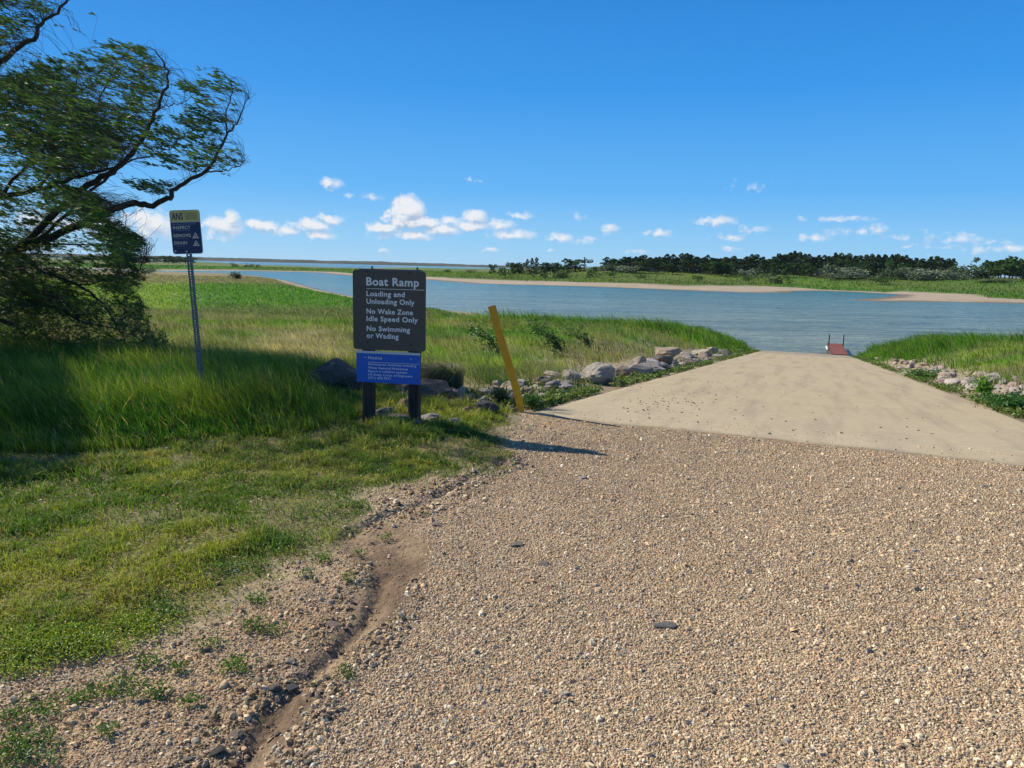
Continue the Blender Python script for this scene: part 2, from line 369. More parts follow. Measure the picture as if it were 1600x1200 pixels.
def groundcol(x, y):
    u, v, r = fields(x, y)
    veg = vegcol(x, y)*.75
    s1 = sdf(x, y, NEAR); s2 = sdf(x, y, PEN); z = H(x, y, False)
    soil = lerp(DIRT, DIRT*.7, fbm(x, y, 3, 3, 12))
    c = lerp(veg, soil, np.where(r < 12, .6, .25*smooth(.5, .7, fbm(x, y, .8, 3, 15))))
    sw_ = SW(x, y)
    sandm = np.where(s2 > s1, 1-smooth(.72, 1.0, (s2+.5*sw_*(fbm(x, y, .05, 4, 51)-.5))/sw_), 1-smooth(.2, .45, (z-WZ)+.5*(fbm(x, y, .15, 3, 52)-.5)))
    sc = lerp(SAND, SAND*np.array([.8, .74, .72]), fbm(x*.3, y, .15, 4, 53))
    c = lerp(c, sc, sandm)
    wet = np.where(s2 > s1, 1-smooth(2, 7, s2+5*(fbm(x, y, .1, 3, 55)-.5)), 1-smooth(.05, .16, z-WZ))
    c = lerp(c, sc*.42, wet*.9)
    nr = r < 14
    gm = np.zeros_like(x)
    if nr.any():
        xn, yn = x[nr], y[nr]; un = u[nr]
        g = sdf(xn, yn, GRAV)+.14*(fbm(xn, yn, 3, 4, 16)-.5); l = sdf(xn, yn, LAWN)+.85*(fbm(xn, yn, 2, 4, 17)-.5)
        cc = lerp(lerp(DIRT*1.45, GRV*1.0, smooth(.35, .6, fbm(xn, yn, 2, 4, 18))), GRV, smooth(-.1, .15, g))
        damp = smooth(.5, .68, fbm(xn, yn, 1.1, 4, 19))*.35; cc = lerp(cc, cc*np.array([.72, .68, .64]), damp)
        cc = lerp(cc, c[nr], smooth(-.15, .25, l)*(g < .2))
        mm = smooth(-.1, .06, sdf(xn, yn, MUD)+.04+.22*(fbm(xn, yn, 5, 4, 8)-.5))
        cc = lerp(cc, lerp(np.array([.26, .19, .12]), np.array([.17, .12, .078]), smooth(.35, .65, fbm(xn*1.0, yn*.35, 7, 3, 24))), mm)
        c[nr] = cc
        gm[nr] = np.clip(np.maximum(smooth(-.15, .1, g), .55*(1-smooth(-.2, .1, l)))*(1-.85*mm), 0, 1)
    gm = np.where(r >= 14, smooth(0, .3, sdf(x, y, GRAV)), gm)
    c = lerp(c, np.broadcast_to(GRV, c.shape), np.where(r >= 14, gm, 0))
    # stony strips beside the ramp
    away = np.where(v < 0, -v, v-RAMPW)
    strip = (1-smooth(np.where(v < 0, 2.2, 1.3), np.where(v < 0, 3.6, 2.2), np.abs(away-.4)+1.2*(fbm(x, y, .9, 3, 29)-.5)))*(u > U0R+.4)*(u < 40)*(away > -.2)
    c = lerp(c, lerp(SAND*.95, DIRT, fbm(x, y, 2.2, 3, 28)), strip*.8)
    return c, gm

def m_ground():
    b = NB('earth'); col = b.attr(); gm = b.attr('grav', 'Fac')
    geo = b.n('ShaderNodeNewGeometry').outputs['Position']
    vn = b.n('ShaderNodeTexVoronoi'); vn.inputs['Scale'].default_value = 85; b.l(geo, vn.inputs['Vector'])
    v2 = b.n('ShaderNodeTexVoronoi'); v2.inputs['Scale'].default_value = 36; b.l(geo, v2.inputs['Vector'])
    sep = b.n('ShaderNodeSeparateColor'); b.l(vn.outputs['Color'], sep.inputs[0])
    pal = b.ramp(sep.outputs[0], [(0, (.42, .40, .38)), (.15, (.75, .68, .60)), (.4, (1.05, .98, .9)), (.62, (1.3, 1.22, 1.12)), (.8, (1.1, .85, .68)), (.9, (1.65, 1.6, 1.5)), (1, (.55, .53, .52))])
    gap = b.rng(vn.outputs['Distance'], .35, .75, 1.0, .35)  # shade between the stones, painted into the colour
    gcol = b.mix(1.0, b.mix(1.0, col, pal, 'MULTIPLY'), gap, 'MULTIPLY')
    n1 = b.noise(3.2, 7, .68, geo); n2 = b.noise(28, 5, .7, geo); n3 = b.noise(.35, 5, .6, geo)
    dcol = b.mix(1.0, col, b.ramp(n2, [(.3, (.62, .6, .58)), (.5, (1, 1, 1)), (.7, (1.35, 1.3, 1.22))]), 'MULTIPLY')
    c = b.mix(gm, dcol, gcol)
    c = b.mix(1.0, c, b.ramp(n1, [(.3, (.82, .8, .8)), (.5, (1, 1, 1)), (.72, (1.14, 1.12, 1.08))]), 'MULTIPLY')
    c = b.mix(1.0, c, b.ramp(n3, [(.35, (.88, .88, .9)), (.65, (1.1, 1.08, 1.05))]), 'MULTIPLY')
    h = b.math('ADD', b.math('MULTIPLY', b.math('MULTIPLY', b.math('SUBTRACT', 1.0, vn.outputs['Distance']), gm), 1.0), b.math('MULTIPLY', n2, .9))
    h = b.math('ADD', h, b.math('MULTIPLY', b.math('SUBTRACT', 1.0, v2.outputs['Distance']), .6))
    b.set(c, .95, b.bump(h, .85, .012), spec=.12); return b.m
M_EARTH = m_ground()

def polar(thf, thc, rr):
    th = np.concatenate([np.radians(thf), np.radians(thc)]); nth = len(th)
    TH, RR = np.meshgrid(th, rr); X = RR*np.sin(TH); Y = RR*np.cos(TH)
    nr = len(rr); i, j = np.meshgrid(np.arange(nr-1), np.arange(nth), indexing='ij')
    j2 = (j+1) % nth
    F = np.stack([i*nth+j, i*nth+j2, (i+1)*nth+j2, (i+1)*nth+j], -1).reshape(-1, 4)[:, ::-1]
    return X.ravel(), Y.ravel(), F
rr = np.concatenate([np.geomspace(1.3, 12, 330)[:-1], np.geomspace(12, 60, 200)[:-1], np.geomspace(60, 700, 260)[:-1], np.geomspace(700, 4500, 60)])
X, Y, F = polar(np.arange(-47, 47, .16), np.arange(47, 313, 3.0), rr)
# close the middle under the camera
ci = len(X); nth = (len(X)//len(rr)); X = np.append(X, 0); Y = np.append(Y, 0)
Z = H(X, Y)
col, gm = groundcol(X, Y)
rp = inramp(X, Y, .05); Z = np.where(rp, Z-.12, Z)
tri = np.stack([np.arange(nth), np.full(nth, ci), (np.arange(nth)+1) % nth], -1)[:, ::-1]
def sub(name, Fq, Ft=None):
    ids = np.unique(np.concatenate([Fq.ravel()]+([Ft.ravel()] if Ft is not None and len(Ft) else [])))
    mp = np.full(len(X), -1); mp[ids] = np.arange(len(ids))
    Fs = [mp[Fq]]+([mp[Ft]] if Ft is not None and len(Ft) else [])
    o = mesh(name, np.stack([X, Y, Z], -1)[ids], Fs, M_EARTH, colors=col[ids], smooth_=True)
    a = o.data.attributes.new('grav', 'FLOAT', 'POINT'); a.data.foreach_set('value', gm[ids].astype(np.float32))
    return tag(o, kind='structure')
fx = X[F].mean(1); fy = Y[F].mean(1); fz = Z[F].mean(1)
s2f = sdf(fx, fy, PEN); s1f = sdf(fx, fy, NEAR)
keep = fz > WZ-1.2
isg = sdf(fx, fy, GRAV) > 0
isfar = (s2f > s1f)
issand = keep & np.where(isfar, s2f < SW(fx, fy)*.85, (s1f > -30) & (s1f < 4.5) & (fx < 10) & (fy > 60)) & ~isg
sub('gravel_road', F[keep & isg], tri)
sub('beach', F[issand])
sub('far_bank', F[keep & isfar & ~issand & ~isg])
sub('ground', F[keep & ~isfar & ~issand & ~isg])

# ------------------------------------------------------------------ concrete ramp
def m_concrete():
    b = NB('ramp_concrete'); geo = b.n('ShaderNodeNewGeometry').outputs['Position']; uv = b.attr('uvr', 'Vector')
    n1 = b.noise(1.1, 7, .62, geo); n2 = b.noise(60, 4, .8, geo); n3 = b.noise(9, 5, .7, geo); vo = b.vor(150, 'Color', geo)
    c = b.mix(n1, (.40, .32, .19), (.50, .41, .255))
    c = b.mix(b.rng(n3, .48, .72, 0, .5), c, (.28, .21, .14))
    sv = b.n('ShaderNodeSeparateXYZ'); b.l(uv, sv.inputs[0])
    st = b.n('ShaderNodeCombineXYZ'); b.l(b.math('MULTIPLY', sv.outputs[0], .25), st.inputs[0]); b.l(b.math('MULTIPLY', sv.outputs[1], 2.2), st.inputs[1])
    wash = b.noise(1.2, 5, .6, st.outputs[0]); c = b.mix(b.rng(wash, .48, .66, 0, .5), c, (.25, .19, .14))
    broom = b.n('ShaderNodeTexNoise'); broom.inputs['Scale'].default_value = 1.0; broom.inputs['Detail'].default_value = 3
    s3 = b.n('ShaderNodeCombineXYZ'); b.l(b.math('MULTIPLY', sv.outputs[0], 26.0), s3.inputs[0]); b.l(b.math('MULTIPLY', sv.outputs[1], 1.2), s3.inputs[1]); b.l(s3.outputs[0], broom.inputs['Vector'])
    c = b.mix(b.rng(broom.outputs['Fac'], .4, .65, 0, .22), c, (.24, .19, .14))
    c = b.mix(b.rng(n2, .56, .7, 0, .5), c, (.16, .13, .11)); c = b.mix(b.rng(n2, .42, .3, 0, .5), c, (.52, .45, .36))
    # the lip at the top is greyer and carries loose grit
    c = b.mix(b.math('MULTIPLY', b.rng(sv.outputs[0], 0, 3.5, .5, 0), n1), c, (.46, .39, .28))
    # lower end is damp
    c = b.mix(b.rng(sv.outputs[0], 36.0, 41.5, 0, .5), c, (.20, .17, .14))
    h = b.math('ADD', b.math('MULTIPLY', n2, .4), b.math('MULTIPLY', broom.outputs['Fac'], .8))
    b.set(c, .9, b.bump(h, .7, .008), spec=.2); return b.m
M_CONC = m_concrete()
us = np.concatenate([np.linspace(0, 3, 61), np.linspace(3.1, 54, 440)]); vs = np.linspace(0, RAMPW, 90)
UU, VV = np.meshgrid(us, vs, indexing='ij')
edge = (VV < .001)*-1.0 + (VV > RAMPW-.001)*1.0
wob = .12*(fbm(UU, UU*0+3, .8, 4, 40)-.5)*edge
lip = np.where(UU < .001, .10*(fbm(VV, VV*0, 2.0, 4, 41)-.5), 0)
px_ = (UU+U0R+lip); pv_ = VV+V0R+wob
RX = px_*RD[0]+pv_*RC[0]; RY = px_*RD[1]+pv_*RC[1]
RZ = zline(UU+U0R) + .018 - .02*(UU < .001) + .02*(fbm(RX, RY, .3, 3, 42)-.5) + np.where(np.abs(edge) > 0, -.02, 0)
nu, nv = UU.shape; i, j = np.meshgrid(np.arange(nu-1), np.arange(nv-1), indexing='ij')
FR = np.stack([i*nv+j, (i+1)*nv+j, (i+1)*nv+j+1, i*nv+j+1], -1).reshape(-1, 4)
top = np.stack([RX, RY, RZ], -1).reshape(-1, 3)
rim = np.concatenate([np.arange(nv), (np.arange(1, nu))*nv+nv-1, (nu-1)*nv+np.arange(nv-2, -1, -1), np.arange(nu-2, 0, -1)*nv])
bot = top[rim]-np.array([0, 0, .3]); k = np.arange(len(rim)); k2 = (k+1) % len(rim)
FS = np.stack([rim[k], rim[k2], len(top)+k2, len(top)+k], -1)
ro = mesh('concrete_ramp', np.concatenate([top, bot]), [FR[:, ::-1] if False else FR, FS], M_CONC, smooth_=True)
a = ro.data.attributes.new('uvr', 'FLOAT_VECTOR', 'POINT')
uvw = np.concatenate([np.stack([UU, VV, UU*0], -1).reshape(-1, 3), np.stack([UU, VV, UU*0], -1).reshape(-1, 3)[rim]]).astype(np.float32)
a.data.foreach_set('vector', uvw.ravel())
tag(ro, kind='structure')

# ------------------------------------------------------------------ water
def m_water():
    b = NB('lake_water'); geo = b.n('ShaderNodeNewGeometry').outputs['Position']
    mp = b.n('ShaderNodeMapping'); mp.inputs['Scale'].default_value = (.45, 1.0, 1.0); mp.inputs['Rotation'].default_value = (0, 0, .35); b.l(geo, mp.inputs[0])
    v = mp.outputs[0]
    w1 = b.noise(1.1, 4, .6, v, dist=.4); w2 = b.noise(4.5, 3, .6, v); w3 = b.noise(.12, 4, .6, v)
    h = b.math('ADD', b.math('MULTIPLY', w1, .8), b.math('MULTIPLY', w2, .25))
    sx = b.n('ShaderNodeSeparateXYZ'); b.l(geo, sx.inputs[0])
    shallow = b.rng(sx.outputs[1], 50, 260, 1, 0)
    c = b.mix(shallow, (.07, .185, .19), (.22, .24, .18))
    c = b.mix(b.rng(w3, .35, .65, 0, .35), c, (.09, .15, .15))
    foam = b.noise(.9, 6, .75, v); f2 = b.noise(.07, 3, .6, geo)
    fm = b.math('MULTIPLY', b.rng(foam, .735, .76, 0, 1), b.rng(f2, .45, .6, 0, 1))
    c = b.mix(b.math('MULTIPLY', fm, .8, clamp=True), c, (.8, .82, .82))
    stv = b.n('ShaderNodeMapping'); stv.inputs['Scale'].default_value = (.10, .8, 1.0); stv.inputs['Rotation'].default_value = (0, 0, .12); b.l(geo, stv.inputs[0])
    s1_ = b.noise(.55, 5, .65, stv.outputs[0]); c = b.mix(1.0, c, b.ramp(s1_, [(.3, (.5, .55, .6)), (.5, (1, 1, 1)), (.7, (1.5, 1.4, 1.3))]), 'MULTIPLY')  # streaks put the light and dark of ripples into the colour
    h = b.math('ADD', h, b.math('MULTIPLY', b.noise(.35, 3, .6, v), 2.0))
    b.set(c, .18, b.bump(h, 1.0, .6), spec=.16)
    b.p.inputs['IOR'].default_value = 1.33
    return b.m
th = np.linspace(0, 2*np.pi, 97)[:-1]
rw = np.array([20., 60, 150, 400, 1200, 4000, 12000])
V = [(0, 0, WZ)]+[(r*math.sin(t), r*math.cos(t), WZ) for r in rw for t in th]
Fq = [(1+i*96+j, 1+i*96+(j+1) % 96, 1+(i+1)*96+(j+1) % 96, 1+(i+1)*96+j) for i in range(len(rw)-1) for j in range(96)]
Ft = [(0, 1+(j+1) % 96, 1+j) for j in range(96)]
tag(mesh('lake_water', V, [np.array(Fq)[:, ::-1], np.array(Ft)], m_water()), kind='structure')

# ------------------------------------------------------------------ hills across the lake
def m_hills():
    b = NB('hill_cover'); geo = b.n('ShaderNodeNewGeometry').outputs['Position']
    sx = b.n('ShaderNodeSeparateXYZ'); b.l(geo, sx.inputs[0])
    mp = b.n('ShaderNodeMapping'); mp.inputs['Scale'].default_value = (.004, .004, .04); b.l(geo, mp.inputs[0])
    n1 = b.noise(1, 6, .65, mp.outputs[0])
    c = b.mix(b.rng(n1, .4, .6, 0, 1), (.035, .055, .03), (.10, .075, .055))
    c = b.mix(b.rng(sx.outputs[2], 6, 16, 0, 1), c, (.035, .06, .022))
    b.set(c, 1.0, spec=0.0); return b.m
pxs = np.linspace(-500, 2100, 700); V = []
prof = 3.0+1.6*(fbm(pxs, pxs*0, .02, 4, 90)-.3)+1.2*(fbm(pxs, pxs*0, .15, 3, 91)-.5)
prof *= 1-.35*smooth(520, 800, pxs)
for dist, fr in ((4700, 0), (4720, .35), (4780, .62), (5000, 1.0), (5900, .9)):
    for q, p in zip(pxs, prof):
        d = ray(q, 417+.0243*(q-800)); hx, hy = d[0]/np.hypot(d[0], d[1]), d[1]/np.hypot(d[0], d[1])
        zt = 1.6+p*5000/FPX
        V.append((hx*dist, hy*dist, WZ-.5+(zt-WZ)*fr))
n = len(pxs); i, j = np.meshgrid(np.arange(4), np.arange(n-1), indexing='ij')
tag(mesh('hills', V, np.stack([i*n+j, i*n+j+1, (i+1)*n+j+1, (i+1)*n+j], -1).reshape(-1, 4)[:, ::-1], m_hills(), smooth_=False), kind='structure')
# ------------------------------------------------------------------ things: mesh helpers
def box(bm, x0, x1, y0, y1, z0, z1, mat=None, bev=0.0):
    vs = [bm.verts.new((x, y, z)) for x in (x0, x1) for y in (y0, y1) for z in (z0, z1)]
    fs = [(0, 1, 3, 2), (4, 6, 7, 5), (0, 4, 5, 1), (2, 3, 7, 6), (0, 2, 6, 4), (1, 5, 7, 3)]
    return [bm.faces.new([vs[i] for i in f]) for f in fs]
def bobj(name, bm, mat, parent=None, bevel=0.0, smooth_=False):
    if bevel: bmesh.ops.bevel(bm, geom=list(bm.edges), offset=bevel, segments=1, affect='EDGES')
    bmesh.ops.recalc_face_normals(bm, faces=bm.faces)
    me = bpy.data.meshes.new(name); bm.to_mesh(me); bm.free()
    if mat: me.materials.append(mat)
    if smooth_: me.polygons.foreach_set('use_smooth', [True]*len(me.polygons))
    o = bpy.data.objects.new(name, me); COL.objects.link(o)
    if parent: o.parent = parent
    return o
def rrect(w, h, r, n=5):
    pts = []
    for cx, cz, a0 in ((w/2-r, h/2-r, 0), (-w/2+r, h/2-r, 90), (-w/2+r, -h/2+r, 180), (w/2-r, -h/2+r, 270)):
        for k in range(n+1):
            a = math.radians(a0+90*k/n); pts.append((cx+r*math.cos(a), cz+r*math.sin(a)))
    return pts
def plate(bm, pts, y0, y1, cx=0, cz=0):
    a = [bm.verts.new((x+cx, y0, z+cz)) for x, z in pts]; b = [bm.verts.new((x+cx, y1, z+cz)) for x, z in pts]
    bm.faces.new(a); bm.faces.new(b[::-1])
    for i in range(len(a)): bm.faces.new((a[i], b[i], b[(i+1) % len(a)], a[(i+1) % len(a)]))
def lettering(name, items, y, mat, parent, depth=.0012, bold=.012):
    for it in items: lettering1(name, [it], y, mat, parent, depth, bold)
def lettering1(name, items, y, mat, parent, depth=.0012, bold=.012):
    """items: (text, x, baseline z, width, cap height) in the board's own plane; one mesh"""
    Vs = []; Fs = []; n = 0
    for (s, x, z, w, hcap) in items:
        cu = bpy.data.curves.new('t', 'FONT'); cu.body = s; cu.size = 1; cu.extrude = .0; cu.offset = bold; cu.resolution_u = 3; cu.space_character = 1.08
        o = bpy.data.objects.new('t', cu); COL.objects.link(o)
        dg = bpy.context.evaluated_depsgraph_get(); dg.update()
        me = bpy.data.meshes.new_from_object(o.evaluated_get(dg))
        v = np.zeros(len(me.vertices)*3); me.vertices.foreach_get('co', v); v = v.reshape(-1, 3)
        xm, xM = v[:, 0].min(), v[:, 0].max(); capH = .729
        P = np.stack([x+(v[:, 0]-xm)*w/(xM-xm), np.full(len(v), y), z+v[:, 1]*hcap/capH], -1)
        Vs.append(P)
        for p in me.polygons: Fs.append([n+i for i in p.vertices])
        n += len(P); bpy.data.objects.remove(o); bpy.data.curves.remove(cu); bpy.data.meshes.remove(me)
    me = bpy.data.meshes.new(name); me.from_pydata(np.concatenate(Vs).tolist(), [], Fs); me.materials.append(mat)
    o = bpy.data.objects.new(name, me); COL.objects.link(o); o.parent = parent
    return o
def paint(name, c, rough=.5, dirt=.25, dc=(.12, .10, .08), scale=9):
    b = NB(name); n1 = b.noise(scale, 6, .7); n2 = b.noise(scale*9, 4, .7)
    k = b.mix(b.rng(n1, .45, .75, 0, dirt), c, dc); k = b.mix(b.rng(n2, .55, .75, 0, dirt*.6), k, tuple(min(1, v*1.5+.03) for v in c))
    b.set(k, b.rng(n1, .3, .7, rough, min(1, rough+.2)), b.bump(n2, .15, .002)); return b.m
M_BROWN = paint('board_brown_paint', (.098, .080, .060), .6, .25)
M_BLUE = paint('board_blue_paint', (.014, .115, .52), .45, .15, (.03, .05, .14))
M_WHITE = paint('white_paint', (.62, .62, .6), .5, .2)
M_NAVY = paint('navy_print', (.010, .022, .10), .4, .1)
M_CREAM = paint('cream_print', (.55, .53, .38), .4, .15)
M_YEL = paint('faded_yellow_print', (.60, .50, .13), .4, .2, (.32, .32, .28), 18)
M_ALU = paint('aluminium', (.45, .47, .5), .4, .2); M_ALU.node_tree.nodes['Principled BSDF'].inputs['Metallic'].default_value = .3
M_GALV = paint('weathered_zinc', (.13, .145, .17), .5, .35, (.07, .07, .08), 20); M_GALV.node_tree.nodes['Principled BSDF'].inputs['Metallic'].default_value = .35
M_IRON = paint('dark_bolt', (.02, .02, .02), .5, .3)
M_ORANGE = paint('ochre_post_paint', (.72, .37, .010), .5, .35, (.22, .11, .02), 12)
def m_wood(name, c1, c2, ax=2, sc=1.0):
    b = NB(name); mp = b.n('ShaderNodeMapping'); s = [28*sc, 28*sc, 28*sc]; s[ax] = 1.6*sc; mp.inputs['Scale'].default_value = s; b.l(b.obj(), mp.inputs[0])
    n = b.noise(1, 6, .65, mp.outputs[0], dist=.6); n2 = b.noise(5, 4, .6)
    c = b.mix(b.rng(n, .35, .65, 0, 1), c1, c2); c = b.mix(b.rng(n2, .5, .8, 0, .5), c, tuple(v*.5 for v in c1))
    b.set(c, .85, b.bump(n, .7, .006), spec=.2); return b.m
M_POST = m_wood('weathered_post_wood', (.022, .017, .015), (.085, .066, .055))
M_DECK = m_wood('red_brown_decking', (.16, .05, .035), (.27, .10, .07), 0)

# ------------------------------------------------------------------ boat ramp sign
def groundz(x, y): return float(H(np.array([x]), np.array([y]))[0])
pb = onz(608.5, 668.5)
bs = empty('boat_ramp_sign', (pb[0], pb[1], groundz(pb[0], pb[1])), math.radians(-9))
tag(bs, 'dark brown Boat Ramp board on two wooden posts with a blue notice board under it', 'sign')
dz = -bs.location.z
for px0 in (-.232, .238):
    bm = bmesh.new(); box(bm, px0-.052, px0+.052, .012, .112, -.4, 1.50+dz); bobj('post', bm, M_POST, bs, .004)
bm = bmesh.new(); plate(bm, rrect(.727, .77, .035), -.006, .010, 0, 1.155+dz); bd = bobj('main_board', bm, M_BROWN, bs)
bm = bmesh.new(); box(bm, -.31, .31, .0105, .05, 1.505+dz, 1.553+dz); bobj('top_rail', bm, M_GALV, bs, .003)
T = [('Boat Ramp', -.226, 1.395, .525, .078), ('Loading and', -.226, 1.291, .385, .050), ('Unloading Only', -.226, 1.218, .482, .050),
     ('No Wake Zone', -.226, 1.122, .466, .050), ('Idle Speed Only', -.226, 1.051, .516, .050), ('No Swimming', -.226, .955, .438, .050), ('or Wading', -.226, .886, .324, .050)]
M_LETTER = paint('white_letters', (.86, .84, .80), .5, .15)
lettering('lettering', [(s, x, z+dz, w, h) for s, x, z, w, h in T], -.0075, M_LETTER, bd, bold=.026)
bm = bmesh.new(); box(bm, -.226, .352, -.0085, -.0062, 1.360+dz, 1.3645+dz); bobj('rule_line', bm, M_LETTER, bd)
for x, z in ((-.215, 1.527), (.207, 1.527), (-.215, .845), (.222, .835)):
    bm = bmesh.new(); bmesh.ops.create_cone(bm, cap_ends=True, segments=10, radius1=.009, radius2=.008, depth=.008, matrix=Matrix.Translation((x, -.0105, z+dz)) @ Matrix.Rotation(math.pi/2, 4, 'X'))
    bobj('bolt', bm, M_IRON, bd)
for x in (-.178, .272):
    bm = bmesh.new(); box(bm, x-.004, x+.004, .0105, .045, 1.5535+dz, 1.575+dz); bobj('bracket', bm, M_IRON, bs)
bm = bmesh.new(); plate(bm, rrect(.645, .310, .006, 2), -.004, .010, -.012, .602+dz); bb = bobj('notice_board', bm, M_BLUE, bs)
tag(bb, 'blue notice board with white writing')
bm = bmesh.new(); box(bm, -.3345, .3105, -.0065, -.0042, .734+dz, .7575+dz); bobj('white_edge', bm, M_WHITE, bb)
T2 = [('Notice', -.214, .678, .142, .031), ('Commercial Activities Including', -.214, .619, .487, .0225), ('Water Removal Prohibited', -.214, .583, .400, .0225),
      ('Report a violation contact', -.214, .550, .396, .0225), ('US Army Corps of Engineers', -.214, .516, .448, .0225), ('(701) 654-7411', -.214, .483, .228, .0225)]
lettering('lettering', [(s, x, z+dz, w, h) for s, x, z, w, h in T2], -.0055, M_LETTER, bb, bold=.012)
bm = bmesh.new(); box(bm, -.214, .310, -.0062, -.0042, .647+dz, .650+dz); bobj('rule_line', bm, M_LETTER, bb)
for x in (-.245, .222):
    bm = bmesh.new(); bmesh.ops.create_cone(bm, cap_ends=True, segments=10, radius1=.009, radius2=.006, depth=.006, matrix=Matrix.Translation((x, -.007, .694+dz)) @ Matrix.Rotation(math.pi/2, 4, 'X'))
    bobj('bolt', bm, M_ALU, bb)

# ------------------------------------------------------------------ regulation sign on a perforated post
YA = 7.45
ptop = aty(288.0, 330, YA); plow = aty(316.5, 628, YA)
ax = (ptop-plow); ax /= np.linalg.norm(ax); zg = groundz(plow[0], YA); base = plow+ax*((zg-plow[2])/ax[2])
an = empty('regulation_sign', base); phi = math.atan2(ax[0], ax[2])
an.rotation_euler = (0, phi, 0)
tag(an, 'small navy and yellow ANS regulation sign on a leaning perforated steel post', 'sign')
Lp = float((ptop-base)@ax)
bm = bmesh.new()
HT = Lp-.02; w = .022
box(bm, -w, -w*.42, 0, .003, -.3, HT); box(bm, w*.42, w, 0, .003, -.3, HT)
box(bm, -w, -w+.003, .0031, .034, -.3, HT); box(bm, w-.003, w, .0031, .034, -.3, HT)
k = 0
while -.3+k*.0254 < HT-.02:
    z0 = -.3+k*.0254; box(bm, -w*.42+.0002, w*.42-.0002, .0002, .0028, z0, z0+.0135); k += 1
bobj('post', bm, M_GALV, an)
sw, sh = .305, .432; sc = Lp+.012-sh/2
bm = bmesh.new(); plate(bm, rrect(sw, sh, .028), -.0035, -.0015, 0, sc); sg = bobj('sign_plate', bm, M_ALU, an)
bm = bmesh.new(); pts = [(x, z) for x, z in rrect(sw-.012, sh-.012, .024) ]
zb = sh/2-.115
plate(bm, [p for p in pts if p[1] > zb]+[(-(sw-.012)/2, zb), ((sw-.012)/2, zb)], -.0045, -.0036, 0, sc); bobj('yellow_band', bm, M_YEL, sg)
bm = bmesh.new(); zb2 = sh/2-.121
plate(bm, [((sw-.012)/2, zb2), (-(sw-.012)/2, zb2)]+[p for p in pts if p[1] < zb2], -.0045, -.0036, 0, sc); bobj('navy_panel', bm, M_NAVY, sg)
def P_(u, v): return (-sw/2+u*sw, sc+sh/2-v*sh)
def TL(s, u0, u1, v, h): x, z = P_(u0, v); return (s, x, z, (u1-u0)*sw, h*sh)
lettering('lettering', [TL('ANS', .07, .44, .215, .160)], -.0055, M_NAVY, sg, bold=.032)
lettering('lettering', [TL('AQUATIC', .52, .90, .105, .04), TL('NUISANCE', .52, .90, .160, .04), TL('SPECIES', .52, .90, .215, .04)], -.0055, M_NAVY, sg, bold=.01)
lettering('lettering', [TL('INSPECT', .08, .66, .43, .072), TL('REMOVE', .08, .64, .61, .072), TL('DRAIN', .08, .50, .775, .072)], -.0055, M_CREAM, sg, bold=.03)
lettering('lettering', [TL('REGULATIONS', .08, .84, .33, .026), TL('WATERCRAFT FOR ANS', .12, .64, .475, .020), TL('PLANTS AND ANS', .12, .54, .655, .020), TL('ALL WATER', .14, .42, .825, .020)], -.0055, paint('pale_blue_print', (.30, .36, .5), .5, .1), sg, bold=.0)
def tri_ring(bm, u, v, s):
    x, z = P_(u, v); R = s*sw
    o = [(x+R*math.cos(math.radians(a)), z+R*math.sin(math.radians(a))) for a in (90, 210, 330)]; i_ = [(x+(p-x)*.55, z+(q-z)*.55) for p, q in o]
    vo = [bm.verts.new((p, -.0056, q)) for p, q in o]; vi = [bm.verts.new((p, -.0056, q)) for p, q in i_]
    for k in range(3): bm.faces.new((vo[k], vo[(k+1) % 3], vi[(k+1) % 3], vi[k]))
for u, v in ((.80, .60), (.80, .775)):
    bm = bmesh.new(); tri_ring(bm, u, v, .13)
    x, z = P_(u-.01, v+.005); bmesh.ops.create_circle(bm, cap_ends=True, segments=8, radius=.010, matrix=Matrix.Translation((x, -.0057, z)) @ Matrix.Rotation(math.pi/2, 4, 'X'))
    bobj('triangle_symbol', bm, M_CREAM, sg)
bm = bmesh.new()
x, z = P_(.09, .93); bmesh.ops.create_circle(bm, cap_ends=True, segments=12, radius=.010, matrix=Matrix.Translation((x, -.0056, z)) @ Matrix.Rotation(math.pi/2, 4, 'X'))
bobj('badge', bm, M_CREAM, sg); bm = bmesh.new()
x, z = P_(.46, .945); box(bm, x-.012, x+.012, -.0058, -.005, z-.006, z+.006)
bobj('badge', bm, M_CREAM, sg)

for v in (.035, .965):
    bm = bmesh.new(); x, z = P_(.5, v); bmesh.ops.create_cone(bm, cap_ends=True, segments=8, radius1=.006, radius2=.005, depth=.006, matrix=Matrix.Translation((x, -.0085, z)) @ Matrix.Rotation(math.pi/2, 4, 'X'))
    bobj('bolt', bm, M_IRON, an)

# ------------------------------------------------------------------ leaning ochre post
cs = [aty(a, b, 8.0) for a, b in ((768.2, 478), (774.5, 501), (780.5, 524), (789, 551), (797.5, 577), (804.5, 600), (810, 622), (813.3, 640), (814.5, 660), (815, 700))]
root = cs[7].copy(); root[2] = groundz(root[0], 8.0)
pm = []; m_ = .044
sec = [(-m_, 0), (m_, 0), (m_, .035), (m_-.005, .035), (m_-.005, .005), (-m_+.005, .005), (-m_+.005, .035), (-m_, .035)]
bm = bmesh.new(); prev = None
for i, c in enumerate(cs):
    a = cs[min(i+1, len(cs)-1)]-cs[max(i-1, 0)]; s_ = np.array([-a[2], 0, a[0]]); s_ /= np.linalg.norm(s_); s_ = s_ if s_[0] > 0 else -s_
    ringv = [bm.verts.new(tuple(c-root+s_*p*(1-.10*(i/9))+np.array([0, q-.1*p, 0]))) for p, q in sec]
    if prev:
        for k in range(8): bm.faces.new((prev[k], prev[(k+1) % 8], ringv[(k+1) % 8], ringv[k]))
    else: bm.faces.new(ringv)
    prev = ringv
bm.faces.new(prev[::-1])
